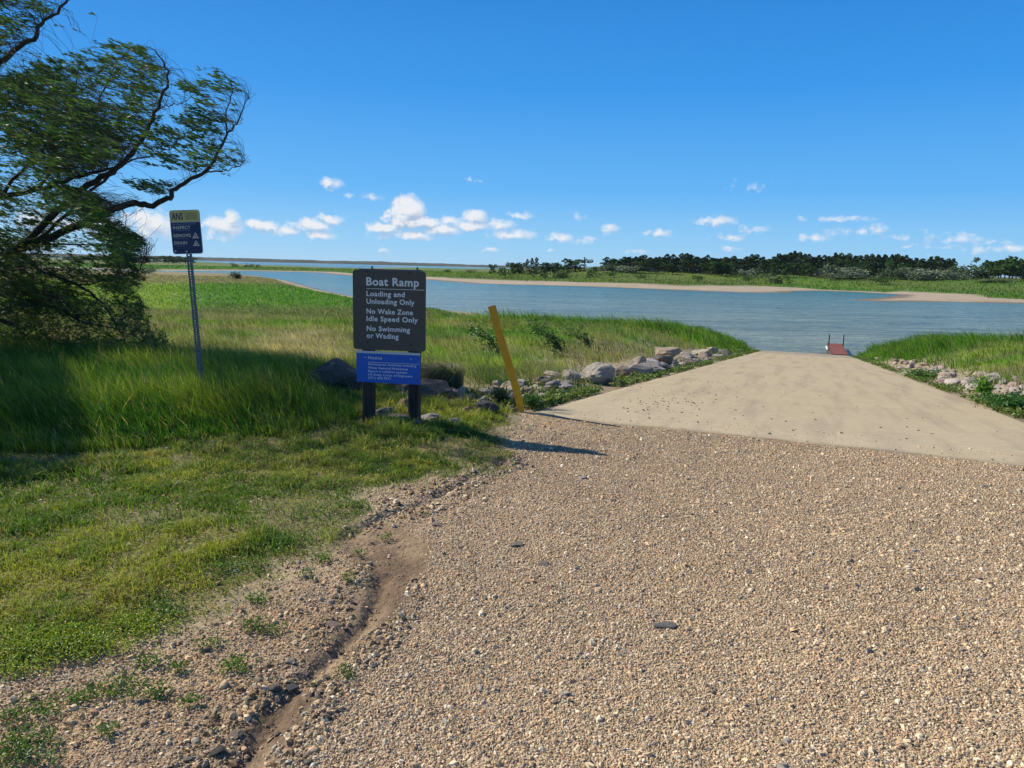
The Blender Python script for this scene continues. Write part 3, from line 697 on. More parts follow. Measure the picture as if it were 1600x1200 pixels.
yp = bobj('marker_post', bm, M_ORANGE); yp.location = root
tag(yp, 'leaning ochre yellow steel channel post at the corner of the concrete ramp', 'post')

# ------------------------------------------------------------------ dock at the foot of the ramp
DX, DY, DZ = 24.75, 55.2, -4.28
dk = empty('boat_dock', (DX, DY, DZ), math.radians(-21)); tag(dk, 'narrow red brown boat dock with two upright pipes at the foot of the ramp', 'dock')
bm = bmesh.new()
for k in range(30): box(bm, -.52+.004*((k*7) % 3), .52, -1.0+k*.31, -1.0+k*.31+.295, 0, .04)
bobj('deck', bm, M_DECK, dk)
for s in (-1, 1):
    bm = bmesh.new(); box(bm, s*.56-.035, s*.56+.035, -1.0, 8.3, -.22, .055); bobj('side_beam', bm, paint('rust_red_beam', (.12, .04, .03), .7, .3) if s < 0 else bpy.data.materials['rust_red_beam'], dk)
for x, y in ((-.52, 6.2), (.58, 6.2)):
    bm = bmesh.new(); bmesh.ops.create_cone(bm, cap_ends=True, segments=10, radius1=.045, radius2=.045, depth=2.7, matrix=Matrix.Translation((x, y, -.40))); bobj('pipe', bm, M_IRON, dk)
bm = bmesh.new(); bmesh.ops.create_cone(bm, cap_ends=True, segments=12, radius1=.085, radius2=.085, depth=2.6, matrix=Matrix.Translation((-.70, 4.4, -.04)) @ Matrix.Rotation(math.pi/2, 4, 'X')); bobj('bumper', bm, M_WHITE, dk, smooth_=True)
for y in (1.5, 4.5, 7.2):
    bm = bmesh.new(); box(bm, -.5, .5, y-.4, y+.4, -.62, -.23); bobj('float', bm, M_IRON, dk, .03)

# ------------------------------------------------------------------ stones
from mathutils import noise as mno
def rock_mesh(name, seed, sub=3, cuts=10, flat=.7, rough=.10, jag=1.0):
    r = np.random.default_rng(seed); bm = bmesh.new(); bmesh.ops.create_icosphere(bm, subdivisions=sub, radius=1)
    ns = r.normal(size=(cuts, 3)); ns /= np.linalg.norm(ns, axis=1)[:, None]; dd = r.uniform(.45, .80, cuts)
    off = Vector(r.uniform(-50, 50, 3))
    for v in bm.verts:
        p = np.array(v.co)
        for n, d in zip(ns, dd):
            e = p@n-d
            if e > 0: p = p-n*e*.93
        q = Vector(p); p = p*(1+rough*1.6*mno.noise(q*1.3+off)+rough*.7*mno.noise(q*3.7+off)*jag+rough*.25*mno.noise(q*9+off)*jag)
        v.co = p
    me = bpy.data.meshes.new(name); bm.to_mesh(me); bm.free()
    co = np.zeros(len(me.vertices)*3); me.vertices.foreach_get('co', co); co = co.reshape(-1, 3)
    lo, hi = co.min(0), co.max(0); co = (co-(lo+hi)/2)/((hi-lo)/2); me.vertices.foreach_set('co', co.ravel().astype(np.float32))
    me.materials.append(M_ROCK); me.update(); return me
def put_rock(me, x, y, z, wx, wy, hz_, col, yaw, bury=.25, name='stone'):
    o = bpy.data.objects.new(name, me); COL.objects.link(o)
    o.location = (x, y, z+hz_*(.5-bury)); o.scale = (wx/2, wy/2, hz_/2); o.rotation_euler = (0, 0, yaw); o.color = tuple(col)+(1,)
    return o
BOULD = [ # px, base y, width px, height px, colour, label, smooth
 (527,616,92,62,(.13,.12,.11),'large dark grey boulder in tall grass just left of the boat ramp sign'),
 (345,600,100,40,(.13,.12,.13),'low dark boulder half hidden in grass behind the perforated sign post'),
 (660,624,84,34,(.15,.12,.10),'rounded brown boulder behind the right post of the boat ramp sign'),
 (617,612,44,19,(.33,.24,.19),'pinkish flat boulder seen under the blue notice board'),
 (631,644,22,19,(.46,.29,.22),'salmon coloured stone against the left side of the right sign post'),
 (652.5,669,19,12,(.40,.28,.24),'small round pink stone at the foot of the right sign post'),
 (619,667,44,19,(.13,.115,.115),'dark rounded stone between the two sign posts'),
 (598,654,34,15,(.24,.25,.23),'grey green flat stone just right of the left sign post'),
 (672,662,38,15,(.40,.39,.37),'pale grey slab just right of the right sign post'),
 (709,666,26,10,(.42,.42,.42),'pale oval stone in short grass right of the grey slab'),
 (760,648,40,24,(.115,.10,.115),'dark purple grey boulder left of the ochre post'),
 (728,652,19,15,(.36,.20,.15),'reddish stone against the left of the dark purple boulder'),
 (704,623,24,15,(.42,.30,.21),'orange tan stone right of the brown boulder'),
 (787,633,24,18,(.42,.38,.33),'off white stone just left of the ochre post'),
 (800,644,17,9,(.30,.24,.20),'small brown stone at the foot of the ochre post'),
 (776,621,28,15,(.25,.24,.25),'mid grey stone behind the off white stone by the ochre post'),
 (931,600,60,35,(.42,.38,.32),'big speckled grey boulder with a pointed right shoulder beside the ramp'),
 (893,599,30,19,(.50,.44,.36),'cream slab leaning behind the left of the speckled grey boulder'),
 (864,611,24,16,(.33,.32,.31),'smooth grey cobble second to the left of the speckled grey boulder'),
 (849,602,28,13,(.34,.28,.22),'brown flat stone topmost in the rubble left of the speckled boulder'),
 (884,614,28,14,(.42,.39,.36),'whitish stone in front of the cream slab'),
 (972,590,26,17,(.36,.29,.22),'dark tan stone right of the speckled grey boulder'),
 (999,576,22,18,(.48,.40,.30),'cream block upright at the left end of the far rock pile'),
 (1012,574,18,14,(.40,.28,.15),'orange lichen covered stone touching the cream block'),
 (1019,584,46,17,(.48,.40,.31),'long smooth tan boulder at the front of the far rock pile'),
 (1046,563,42,22,(.44,.34,.24),'pointed brown boulder highest in the far rock pile'),
 (1035,573,34,16,(.20,.17,.14),'dark brown wedge under the pointed boulder'),
 (1072,563,34,11,(.50,.42,.32),'long cream slab right of the pointed boulder'),
 (1076,571,24,11,(.42,.34,.25),'tan slab in front of the long cream slab'),
 (1098,558,30,11,(.46,.40,.32),'cream slab at the right end of the far rock pile'),
 (1113,551,18,8,(.46,.38,.28),'small tan stone beyond the end slab of the far rock pile'),
]
for i, (px, py, wpx, hpx, c, lab) in enumerate(BOULD):
    P = hit(px, py); s = (P[1]*math.cos(PITCH)+(1.6-P[2])*math.sin(PITCH))/FPX
    big = wpx > 38
    me = rock_mesh('boulder', 100+i, 4 if big else 3, 12, rough=.15)
    wx = wpx*s*1.05; h = hpx*s*(1.0 if big else 1.25)
    o = put_rock(me, P[0], P[1]+wx*.2, P[2], wx, wx*.75, h, c, rng.uniform(-.35, .35), .12, 'boulder' if big else 'stone')
    tag(o, lab, 'boulder' if big else 'stone')
PROT = [rock_mesh('stone', 300+i, 2, 9, rough=.12) for i in range(10)]
def inpoly_px(poly, n, seed):
    r = np.random.default_rng(seed); P = np.array(poly, float); out = []
    while len(out) < n:
        q = r.uniform(P.min(0), P.max(0))
        if sdf(np.array([q[0]]), np.array([q[1]]), P)[0] > 0: out.append(q)
    return out
def riprap(poly, n, seed, size, cols, label, group):
    r = np.random.default_rng(seed)
    for q in inpoly_px(poly, n, seed):
        P = hit(q[0], q[1])
        if inramp(P[0], P[1], -.1): continue
        w_ = r.uniform(*size)*(1.0 if r.random() < .8 else 1.4); c = np.array(cols[r.integers(len(cols))])*r.uniform(.8, 1.15)
        o = put_rock(PROT[r.integers(len(PROT))], P[0], P[1], P[2], w_, w_*r.uniform(.6, .95), w_*r.uniform(.4, .65), c, r.uniform(0, 6.3), .2)
        o.rotation_euler = (r.uniform(-.4, .4), r.uniform(-.4, .4), r.uniform(0, 6.3))
        tag(o, label, 'stone', group)
PALE = [(.50, .43, .36), (.46, .37, .31), (.52, .47, .42), (.42, .31, .25), (.40, .36, .33), (.50, .40, .31)]
MIXC = [(.56, .49, .38), (.48, .41, .33), (.60, .51, .38), (.33, .31, .28), (.45, .33, .24), (.52, .48, .42)]
NRR = 145
riprap([(1345,555),(1400,561),(1455,571),(1480,578),(1520,587),(1560,593),(1645,606),(1645,636),(1600,630),(1560,618),(1520,612),(1470,600),(1440,589),(1400,575)], NRR, 11, (.16, .34), PALE,
       'pale angular stone in the loose rock band along the right edge of the ramp', 'pale stones right of the ramp')
riprap([(688,612),(760,606),(835,600),(860,592),(905,588),(905,606),(860,622),(830,632),(800,640),(775,630),(720,628)], 76, 12, (.10, .23), MIXC,
       'small mixed stone in the rubble between the ochre post and the speckled boulder', 'rubble left of the ramp')
riprap([(985,578),(1040,572),(1100,556),(1140,545),(1165,546),(1120,560),(1060,578),(1000,588)], 40, 13, (.18, .42), PALE,
       'pale stone in the low rock line along the left edge of the ramp', 'stones along the left ramp edge')
# single stones lying on the gravel
for (px, py, wpx, hpx, c, lab) in [
 (1038,978,36,10,(.27,.27,.26),'flat blue grey stone lying alone on the open gravel'),
 (806,852,22,9,(.36,.31,.23),'pale tan flat stone on the gravel below the ochre post'),
 (851,882,24,10,(.40,.33,.26),'pinkish flat stone on the gravel right of the sandy patch'),
 (454,1079,26,17,(.17,.17,.16),'dark grey stone on the lip of the washed out rut'),
 (430,1078,20,16,(.24,.21,.18),'brown grey stone left of the dark one on the rut lip'),
 (455,1037,16,11,(.28,.28,.29),'grey blue stone in the stony dirt above the rut'),
 (368,1150,22,12,(.42,.34,.27),'tan stone in the rubble beside the rut near the picture foot'),
 (340,1176,26,18,(.13,.12,.11),'dark stone in the rubble near the picture foot'),
 (295,1187,18,11,(.38,.34,.30),'pale rounded stone lower left in the stony dirt'),
 (185,1147,16,8,(.48,.45,.42),'whitish pebble among the weeds lower left'),
 (520,978,30,10,(.38,.30,.24),'pinkish flat stone left of the washed out rut'),
 (508,1122,18,12,(.27,.23,.2),'brown stone in the gravel right of the rut'),
 (683,820,20,8,(.40,.33,.26),'small tan stone at the edge of the sandy patch'),
 (912,748,14,7,(.55,.50,.45),'whitish flat stone on the gravel near the ramp'),
 (766,733,14,6,(.55,.5,.45),'white stone at the end of the erosion line')]:
    P = onz(px, py, -.01); P = hit(px, py, 1.5, 20); s = (P[1]*math.cos(PITCH)+(1.6-P[2])*math.sin(PITCH))/FPX
    me = rock_mesh('stone', int(px), 3, 8, rough=.07)
    fl = hpx/wpx; o = put_rock(me, P[0], P[1], P[2], wpx*s, wpx*s*min(.9, fl*2.2), wpx*s*max(.2, fl*.7), c, 0, .35); tag(o, lab, 'stone')
# ------------------------------------------------------------------ loose gravel, one mass
def polar_pts(n, r0, r1, a0, a1, power, r):
    """points between two distances, denser near: density per area ~ r^-power"""
    e = 2-power; q = r.uniform(0, 1, n)
    rad = (r0**e+q*(r1**e-r0**e))**(1/e) if abs(e) > 1e-6 else r0*(r1/r0)**q
    th = np.radians(r.uniform(a0, a1, n)); return rad*np.sin(th), rad*np.cos(th), rad
PC = np.array([(.42,.33,.22),(.50,.41,.29),(.34,.26,.18),(.40,.27,.18),(.56,.49,.38),(.22,.20,.18),(.31,.28,.24),(.46,.33,.21),(.13,.12,.115),(.56,.51,.43)])*np.array([1.36,1.28,1.12])
PW = np.array([.20,.18,.15,.09,.11,.06,.07,.08,.03,.03]); PW = PW/PW.sum()
r = np.random.default_rng(3)
x, y, rad = polar_pts(430000, 1.75, 8.2, -41, 41, 1.55, r)
g = sdf(x, y, GRAV)+.12*(fbm(x, y, 3, 3, 16)-.5); l = sdf(x, y, LAWN)+.85*(fbm(x, y, 2, 4, 17)-.5); m = sdf(x, y, MUD)+.22*(fbm(x, y, 5, 4, 8)-.5)
pr = np.where(g > 0, 1.0, .62); pr = np.where(l > 0, .10*(g < 0)+.25*(g > 0), pr); pr = np.where(m > -.02, .08, pr)
u, v, _ = fields(x, y); pr = np.where((u > U0R-.05+.1*(fbm(x, y, 4, 3, 2)-.5)) , pr*.05*(u < U0R+1.2), pr)
k = r.random(len(x)) < pr; x, y, rad, g, l = x[k], y[k], rad[k], g[k], l[k]; n = len(x)
sz = .0036*np.exp(r.normal(0, .42, n)); dr = np.minimum(dline(x, y, RUT[0]), dline(x, y, RUT[1])); big = r.random(n) < np.where(g > 0, .006, .05)+.22*(dr < .22)*(fbm(x, y, 6, 3, 7) > .45)*(m > -.5 if False else 1); sz[big] *= r.uniform(1.7, 3.2, big.sum())
sz = np.clip(sz, .0025, .02)*(1+.06*np.clip(rad-3, 0, 4))
z = H(x, y); u, v, _ = fields(x, y); z = np.where(u > U0R, zline(u)+.02, z)
ang = r.uniform(0, 6.283, n); c_, s_ = np.cos(ang), np.sin(ang)
T5 = np.arange(5)*2*math.pi/5
ring1 = np.stack([np.cos(T5)*.62, np.sin(T5)*.62, np.full(5, .62)], -1); ring2 = np.stack([np.cos(T5+.5), np.sin(T5+.5), np.full(5, -.25)], -1)
tpl = np.concatenate([[[0, 0, .95]], ring1, ring2])
P = tpl[None]*(1+r.uniform(-.28, .28, (n, 11, 1)))+r.uniform(-.1, .1, (n, 11, 3))
tl = r.normal(0, .28, (n, 2)); P[:, :, 2] += P[:, :, 0]*tl[:, :1]+P[:, :, 1]*tl[:, 1:]
P[:, :, 0] *= 1.12; P[:, :, 1] *= r.uniform(.6, .95, (n, 1)); P[:, :, 2] *= r.uniform(.5, .9, (n, 1))
Q = np.empty_like(P); Q[:, :, 0] = (P[:, :, 0]*c_[:, None]-P[:, :, 1]*s_[:, None]); Q[:, :, 1] = (P[:, :, 0]*s_[:, None]+P[:, :, 1]*c_[:, None]); Q[:, :, 2] = P[:, :, 2]
Q = Q*sz[:, None, None]; Q[:, :, 0] += x[:, None]; Q[:, :, 1] += y[:, None]; Q[:, :, 2] += (z+sz*.15)[:, None]
b0 = (np.arange(n)*11)[:, None]
ft = np.concatenate([np.stack([b0[:, 0]*0+0, b0[:, 0]*0+1+i, b0[:, 0]*0+1+(i+1) % 5], -1)+b0 for i in range(5)])
fq = np.concatenate([np.stack([b0[:, 0]*0+1+i, b0[:, 0]*0+6+i, b0[:, 0]*0+6+(i+1) % 5, b0[:, 0]*0+1+(i+1) % 5], -1)+b0 for i in range(5)])
pc = PC[r.choice(len(PC), n, p=PW)]*r.uniform(.82, 1.12, (n, 1)); pc = np.where(((dr < .22) & (r.random(n) < .5))[:, None], pc*.5, pc); pc = np.where((g < -.1)[:, None], pc*np.array([.95, .90, .84]), pc)
bg_ = NB('gravel_stone'); nn = bg_.noise(260, 3, .6); M_PEB = bg_.set(bg_.mix(1.0, bg_.attr(), bg_.ramp(nn, [(.3, (.8, .8, .8)), (.7, (1.15, 1.15, 1.15))]), 'MULTIPLY'), .85, spec=.25)
tag(mesh('loose_gravel', Q.reshape(-1, 3), [ft, fq], M_PEB, colors=np.repeat(pc, 11, 0)), 'tan and brown loose gravel spread over the whole approach to the ramp', 'gravel', kind='stuff')
del P, Q, ft, fq

# grit and clods lying on the concrete
def clods(name, pts, size, cols, label, cat):
    V = []; F = []; C = []
    for (px, py) in pts:
        p = hit(px, py, 4, 90); s = size*rng.uniform(.6, 1.6); a = rng.uniform(0, 6.3)
        t = tpl*(1+rng.uniform(-.3, .3, (11, 1)))*s*np.array([1.2, .9, .6]); t = np.stack([t[:, 0]*math.cos(a)-t[:, 1]*math.sin(a), t[:, 0]*math.sin(a)+t[:, 1]*math.cos(a), t[:, 2]], -1)
        uu = p[0]*RD[0]+p[1]*RD[1]; zz = zline(np.array(uu))+.024
        k0 = len(V); V += (t+np.array([p[0], p[1], float(zz)])).tolist(); C += [cols[rng.integers(len(cols))]]*11
        F += [(k0, k0+1+i, k0+1+(i+1) % 5) for i in range(5)]+[(k0+1+i, k0+6+i, k0+6+(i+1) % 5) for i in range(5)]+[(k0+1+i, k0+6+(i+1) % 5, k0+1+(i+1) % 5) for i in range(5)]
    return tag(mesh(name, V, np.array(F), M_PEB, colors=np.array(C)), label, cat, kind='stuff')
pp = [(rng.normal(1050, 45), rng.normal(632, 11)) for _ in range(90)]+[(rng.normal(1105, 40), rng.normal(606, 7)) for _ in range(45)]+[(rng.uniform(960, 1560), rng.uniform(575, 690)) for _ in range(70)]+[(rng.uniform(1500, 1560), rng.uniform(628, 640)) for _ in range(20)]
clods('scattered_clods', [q for q in pp if 555 < q[1] < 700], .009, [(.10, .075, .055), (.14, .10, .07), (.07, .06, .05)], 'dark clods and grit scattered over the concrete ramp', 'clods')

# ------------------------------------------------------------------ grass and weeds
def blades(name, x, y, z, h, w, lean, col, label, cat, mat=M_GRASS, seed=1, tipc=1.15, dev=.35):
    r = np.random.default_rng(seed); n = len(x)
    yaw = r.uniform(0, math.pi, n); sx, sy = np.cos(yaw)*w/2, np.sin(yaw)*w/2
    lx = (lean[0]+r.normal(0, dev, n))*h; ly = (lean[1]+r.normal(0, dev, n))*h
    V = np.empty((n, 5, 3)); 
    V[:, 0] = np.stack([x-sx, y-sy, z-.01*h], -1); V[:, 1] = np.stack([x+sx, y+sy, z-.01*h], -1)
    mxx = x+lx*.32; my = y+ly*.32; mz = z+h*.55
    V[:, 2] = np.stack([mxx+sx*.8, my+sy*.8, mz], -1); V[:, 3] = np.stack([mxx-sx*.8, my-sy*.8, mz], -1)
    L2 = np.hypot(lx, ly)/h
    V[:, 4] = np.stack([x+lx, y+ly, z+h*np.clip(1.0-.28*L2**2, .35, 1)], -1)
    b0 = (np.arange(n)*5)[:, None]
    fq = b0+np.array([[0, 1, 2, 3]]); ft = b0+np.array([[3, 2, 4]])
    C = np.repeat(col, 5, 0).reshape(n, 5, 3); C[:, 4] *= tipc; C[:, :2] *= .9
    return tag(mesh(name, V.reshape(-1, 3), [fq, ft], mat, colors=C.reshape(-1, 3)), label, cat, kind='stuff')
def leafquads(C, axd, L_, W_, col, r, fold=.25):
    """diamond leaves: centre, unit axis, length, width"""
    n = len(C); rn = r.normal(size=(n, 3)); s = np.cross(axd, rn); s /= np.linalg.norm(s, axis=1)[:, None]+1e-9; nr = np.cross(axd, s)
    L_ = np.broadcast_to(L_, (n,))[:, None]; W_ = np.broadcast_to(W_, (n,))[:, None]
    V = np.stack([C-axd*L_*.5, C-axd*L_*.05+s*W_*.5+nr*W_*fold, C+axd*L_*.5, C-axd*L_*.05-s*W_*.5+nr*W_*fold], 1)
    F = (np.arange(n)*4)[:, None]+np.arange(4)[None]
    return V.reshape(-1, 3), F, np.repeat(col, 4, 0)
WIND = (-.55, -.05)
# mown lawn
r = np.random.default_rng(21)
x, y, rad = polar_pts(330000, 2.0, 10.0, -47, 8, 1.45, r)
l = sdf(x, y, LAWN)+.85*(fbm(x, y, 2, 4, 17)-.5); m = sdf(x, y, MUD)
bare = fbm(x, y, 1.6, 4, 71)
pr = smooth(-.15, .5, l)*(.22+.78*smooth(.42, .53, bare))*(m < -.03)
k = r.random(len(x)) < pr; x, y, rad, l, bare = x[k], y[k], rad[k], l[k], bare[k]; n = len(x)
t = fbm(x, y, .9, 4, 72); c = lerp(np.array([.085, .17, .024]), np.array([.25, .30, .05]), smooth(.36, .60, .55*t+.45*fbm(x, y, 5, 3, 91))); c = lerp(c, np.array([.30, .26, .13]), (r.random(n) < .14+.22*smooth(.55, .7, fbm(x, y, 1.3, 3, 73)))*.85)
c = c*np.array([1.3, 1.15, 1.1])*r.uniform(.6, 1.25, (n, 1))
h = r.uniform(.018, .050, n)*(.5+1.1*smooth(.35, .65, fbm(x, y, 7, 3, 92)))*(1+.6*smooth(.5, .7, fbm(x, y, 1.7, 3, 74)))*(1+.9*smooth(6.0, 6.9, y))*(.6+.4*smooth(0, .8, l))
blades('lawn_grass', x, y, H(x, y), h, .0028+.0007*rad, (-.3, 0), c, 'short mown green and yellowish grass left of the gravel', 'grass', seed=22, dev=.6)
# clover and other low broad leaves in the lawn and on the stony dirt
cents = []; rr_ = np.random.default_rng(31)
PX, PY, PD = polar_pts(52000, 2.0, 7.5, -46, 5, 1.5, rr_)
l = sdf(PX, PY, LAWN)+.85*(fbm(PX, PY, 2, 4, 17)-.5); g = sdf(PX, PY, GRAV)
mat_c = onz(90, 1015); mat_d = onz(215, 985); q1 = np.exp(-(((PX-mat_c[0])/.42)**2+((PY-mat_c[1])/.17)**2))+np.exp(-(((PX-mat_d[0])/.25)**2+((PY-mat_d[1])/.14)**2))
pr = smooth(-.1, .3, l)*smooth(.52, .60, fbm(PX, PY, 2.4, 4, 75))*.25+.015*(l <= .1)*(g < 0)*(fbm(PX, PY, 3.5, 3, 76) > .56)
k = (rr_.random(len(PX)) < pr) & (g < .05); X1, Y1 = PX[k], PY[k]
def weeds(name, X1, Y1, hh, ls, base, label, seed, up=.35, nl=3):
    r = np.random.default_rng(seed); X1 = np.repeat(X1, nl)+r.normal(0, .012, len(X1)*nl); Y1 = np.repeat(Y1, nl)+r.normal(0, .012, len(Y1)*nl); n = len(X1)
    Z1 = H(X1, Y1)+r.uniform(.15, 1, n)*hh
    a = r.normal(size=(n, 3)); a[:, 2] = np.abs(a[:, 2])*up; a /= np.linalg.norm(a, axis=1)[:, None]
    c = np.array(base)[None]*r.uniform(.6, 1.35, (n, 1))*np.array([1, 1, 1]) ; c[:, 0] *= r.uniform(.8, 1.35, n)
    s = r.uniform(.7, 1.3, n)*ls
    V, F, C = leafquads(np.stack([X1, Y1, Z1], -1), a, s, s*.62, c, r)
    return tag(mesh(name, V, F, M_LEAF, colors=C), label, 'weeds', kind='stuff')
weeds('clover', X1, Y1, .03, .012, (.12, .17, .045), 'low clover and broad leaves growing through the short lawn', 41)
# the bright mat lower left, and single little plants
r = np.random.default_rng(32)
mx_ = np.concatenate([r.normal(mat_c[0], .14, 1300), r.normal(mat_d[0], .07, 300), r.normal(onz(20, 1045)[0], .09, 350)]); my_ = np.concatenate([r.normal(mat_c[1], .06, 1300), r.normal(mat_d[1], .05, 300), r.normal(onz(20, 1045)[1], .06, 350)])
weeds('weed_mat', mx_, my_, .055, .013, (.25, .32, .05), 'bright green mat of small weeds at the edge of the stony dirt lower left', 42, .8, 4)
sx_, sy_ = [], []
for (px, py, sp_, nn_) in [(182,1080,.05,110),(245,1088,.03,60),(372,1045,.035,80),(395,985,.03,60),(300,1103,.02,30),(165,1150,.02,30),(70,1110,.05,70),(40,1175,.07,160),(20,1190,.05,90),(15,1130,.04,60),(560,870,.02,20),(602,842,.02,30),(480,905,.02,30),(545,910,.02,25),(330,1010,.03,40),
     (275,1050,.02,40),(430,990,.02,25),(545,1060,.008,10),(120,1095,.03,50),(230,1040,.03,50),(400,945,.03,60),(505,880,.03,60),(578,740,.05,70),(700,745,.05,50),(560,795,.04,60),(440,860,.05,90),(350,900,.05,90),(260,960,.05,90),(845,742,.01,8),(600,1060,.0,0),(540,1050,.012,14)]:
    p = onz(px, py); sx_.append(r.normal(p[0], sp_+1e-4, nn_)); sy_.append(r.normal(p[1], sp_*.8+1e-4, nn_))
weeds('small_weeds', np.concatenate(sx_), np.concatenate(sy_), .045, .013, (.11, .19, .045), 'small green weeds dotted over the stony dirt by the rut', 43, .9, 3)
# tall grass left of the sign
TALL = [tuple(onz(a, b)[:2]) for a, b in [(-500,740),(0,716),(170,712),(330,694),(430,692),(520,676),(572,664),(578,640),(560,622)]]+[(-.9, 10.6), (-3, 11.2), (-7, 11.5), (-15, 11), (-15, 8)]
r = np.random.default_rng(51); x = r.uniform(-9.5, -.5, 210000); y = r.uniform(5.2, 11.5, 210000)
tt = sdf(x, y, TALL)+.35*(fbm(x, y, 1.5, 3, 80)-.5); k = (tt > 0) & (r.random(len(x)) < .55+.45*smooth(11, 7, y)); x, y, tt = x[k], y[k], tt[k]; n = len(x)
t = fbm(x, y, 1.1, 4, 81); c = lerp(np.array([.055, .16, .018]), np.array([.17, .27, .035]), smooth(.35, .65, t)); c = lerp(c, STRAW*1.1, (r.random(n) < .07+.12*smooth(8.5, 10, y))*.9); c = c*np.array([1.3, 1.08, 1.0])*r.uniform(.5, 1.3, (n, 1))
h = (.12+.30*smooth(0, .9, tt))*r.uniform(.55, 1.15, n)*(.85+.4*t)
blades('tall_grass', x, y, H(x, y), h, r.uniform(.005, .012, n), (-.42, .02), c, 'tall bright green grass bending in the wind round the perforated sign post', 'grass', seed=52, dev=.28)
# rough grass among the boulders by the sign
r = np.random.default_rng(55); x = r.uniform(-1.6, 1.6, 60000); y = r.uniform(7.0, 13, 60000)
u, v, _ = fields(x, y); cl = fbm(x, y, 1.8, 4, 82)
k = (v < -.15-.25*cl) & (y > 7.35+.25*(fbm(x, y*0, 2, 2, 83)-.5)) & (r.random(len(x)) < (smooth(.46, .60, cl)*.6+.03)); x, y, v = x[k], y[k], v[k]; n = len(x)
c = lerp(np.array([.06, .15, .025]), np.array([.20, .25, .05]), smooth(.4, .6, fbm(x, y, 1.2, 3, 84)))*r.uniform(.6, 1.3, (n, 1))
blades('rough_grass', x, y, H(x, y), r.uniform(.04, .17, n)*np.clip(-v+.2, .25, 1), r.uniform(.005, .010, n), WIND, c, 'rough tufts of grass between the stones behind the boat ramp sign', 'grass', seed=56, dev=.6)
# meadow behind, one mass
def meadow(name, n0, r0, r1, a0, a1, power, hfun, wk, label, seed, cond=None, dev=.4, hv=(.5, 1.2)):
    r = np.random.default_rng(seed); x, y, rad = polar_pts(n0, r0, r1, a0, a1, power, r)
    s1 = sdf(x, y, NEAR); s2 = sdf(x, y, PEN); u, v, _ = fields(x, y)
    z = H(x, y, False)
    away = np.where(v < 0, -v, v-RAMPW)
    sidekeep = np.where(v < 0, .35, np.where(u < 30, 1.9, .6))+.9*(fbm(x, y, .7, 3, 88)-.4)*(u < 40)
    ok = (away > np.where(v < 0, np.where((u > 13) & (u < 32), 1.5+.8*(fbm(x, y, .7, 3, 88)-.5), .5), np.where((u > 12) & (u < 38), 1.3+.9*(fbm(x, y, .7, 3, 88)-.5), .5))) | (u > 62)
    ok &= (v < RAMPW/2) | (u > U0R)
    if cond is not None: ok &= cond(x, y, z, s1, s2, u, v, rad)
    x, y, z, rad, s1 = x[ok], y[ok], z[ok], rad[ok], s1[ok]; n = len(x)
    c = vegcol(x, y)*r.uniform(.6, 1.35, (n, 1))*(.68+.72*smooth(.3, .7, fbm(x, y, 1.9, 3, 93)))[:, None]; c = np.where((r.random(n) < .10)[:, None], lerp(c, STRAW*1.15, np.full(n, .7)), c)
    h = hfun(x, y, rad)*r.uniform(*hv, n)*(.55+.9*fbm(x, y, 1.3, 3, 94))
    return blades(name, x, y, z, h, np.maximum(.006, rad*wk)*r.uniform(.7, 1.3, n), WIND, c, label, 'grass', seed=seed+1, dev=dev)
land = lambda x, y, z, s1, s2, u, v, rad: (s1 > 0) & (z > WZ+.30+.25*fbm(x, y, .15, 3, 52))
meadow('meadow_grass', 190000, 9.6, 62, -47, 47, 1.55, lambda x, y, rad: (.10+.30*fbm(x, y, .5, 4, 85))*(1+.35*smooth(20, 40, rad)), .00062, 'wild green, yellow and straw coloured grass sloping to the lake on both sides of the ramp', 61,
       lambda x, y, z, s1, s2, u, v, rad: land(x, y, z, s1, s2, u, v, rad) & (sdf(x, y, TALL) < .2) & ~((np.abs(x) < 1.7) & (y < 10.5)) & ~((x > 0) & (v > RAMPW) & (u < 13)))
meadow('shore_grass', 60000, 36, 60, -12, 46, 1.0, lambda x, y, rad: .42+.45*fbm(x, y, .25, 4, 86), .00075, 'tall green grass along the top of the bank in front of the water', 63, lambda x, y, z, s1, s2, u, v, rad: land(x, y, z, s1, s2, u, v, rad) & ((v < -1.0) | (v > RAMPW+1.2)) & (z > -4.35), .3)
meadow('far_meadow_grass', 110000, 62, 270, -47, 3, 1.3, lambda x, y, rad: .22+.3*fbm(x, y, .08, 3, 87), .0008, 'green and pale meadow running out to the inlet on the left', 65, land)
meadow('far_bank_grass', 80000, 230, 640, -47, 47, 1.6, lambda x, y, rad: .3+1.0*fbm(x*.3, y*.3, .15, 4, 89), .0009, 'green grass on the flat land across the water', 67, lambda x, y, z, s1, s2, u, v, rad: (s2 > SW(x, y)*(.8+.25*fbm(x, y, .06, 3, 51))))

r = np.random.default_rng(71); x, y, rad = polar_pts(9000, 8.2, 42, -47, 47, 1.4, r); s1 = sdf(x, y, NEAR); u, v, _ = fields(x, y); away = np.where(v < 0, -v, v-RAMPW)
k = (s1 > 0) & (away > 2.0) & ((v < RAMPW) | (u > 14)) & ~((y < 9.5) & (sdf(x, y, TALL) < .1)) & (r.random(len(x)) < smooth(.4, .6, fbm(x, y, .6, 3, 78))); x, y, rad = x[k], y[k], rad[k]; n = len(x)
blades('dead_stems', x, y, H(x, y, False), r.uniform(.25, .65, n), np.maximum(.003, rad*.0005), (-.6, -.02), (STRAW*1.1)[None]*r.uniform(.6, 1.25, (n, 1)), 'dry straw coloured stems standing thinly through the green meadow', 'dry grass', seed=72, dev=.35)

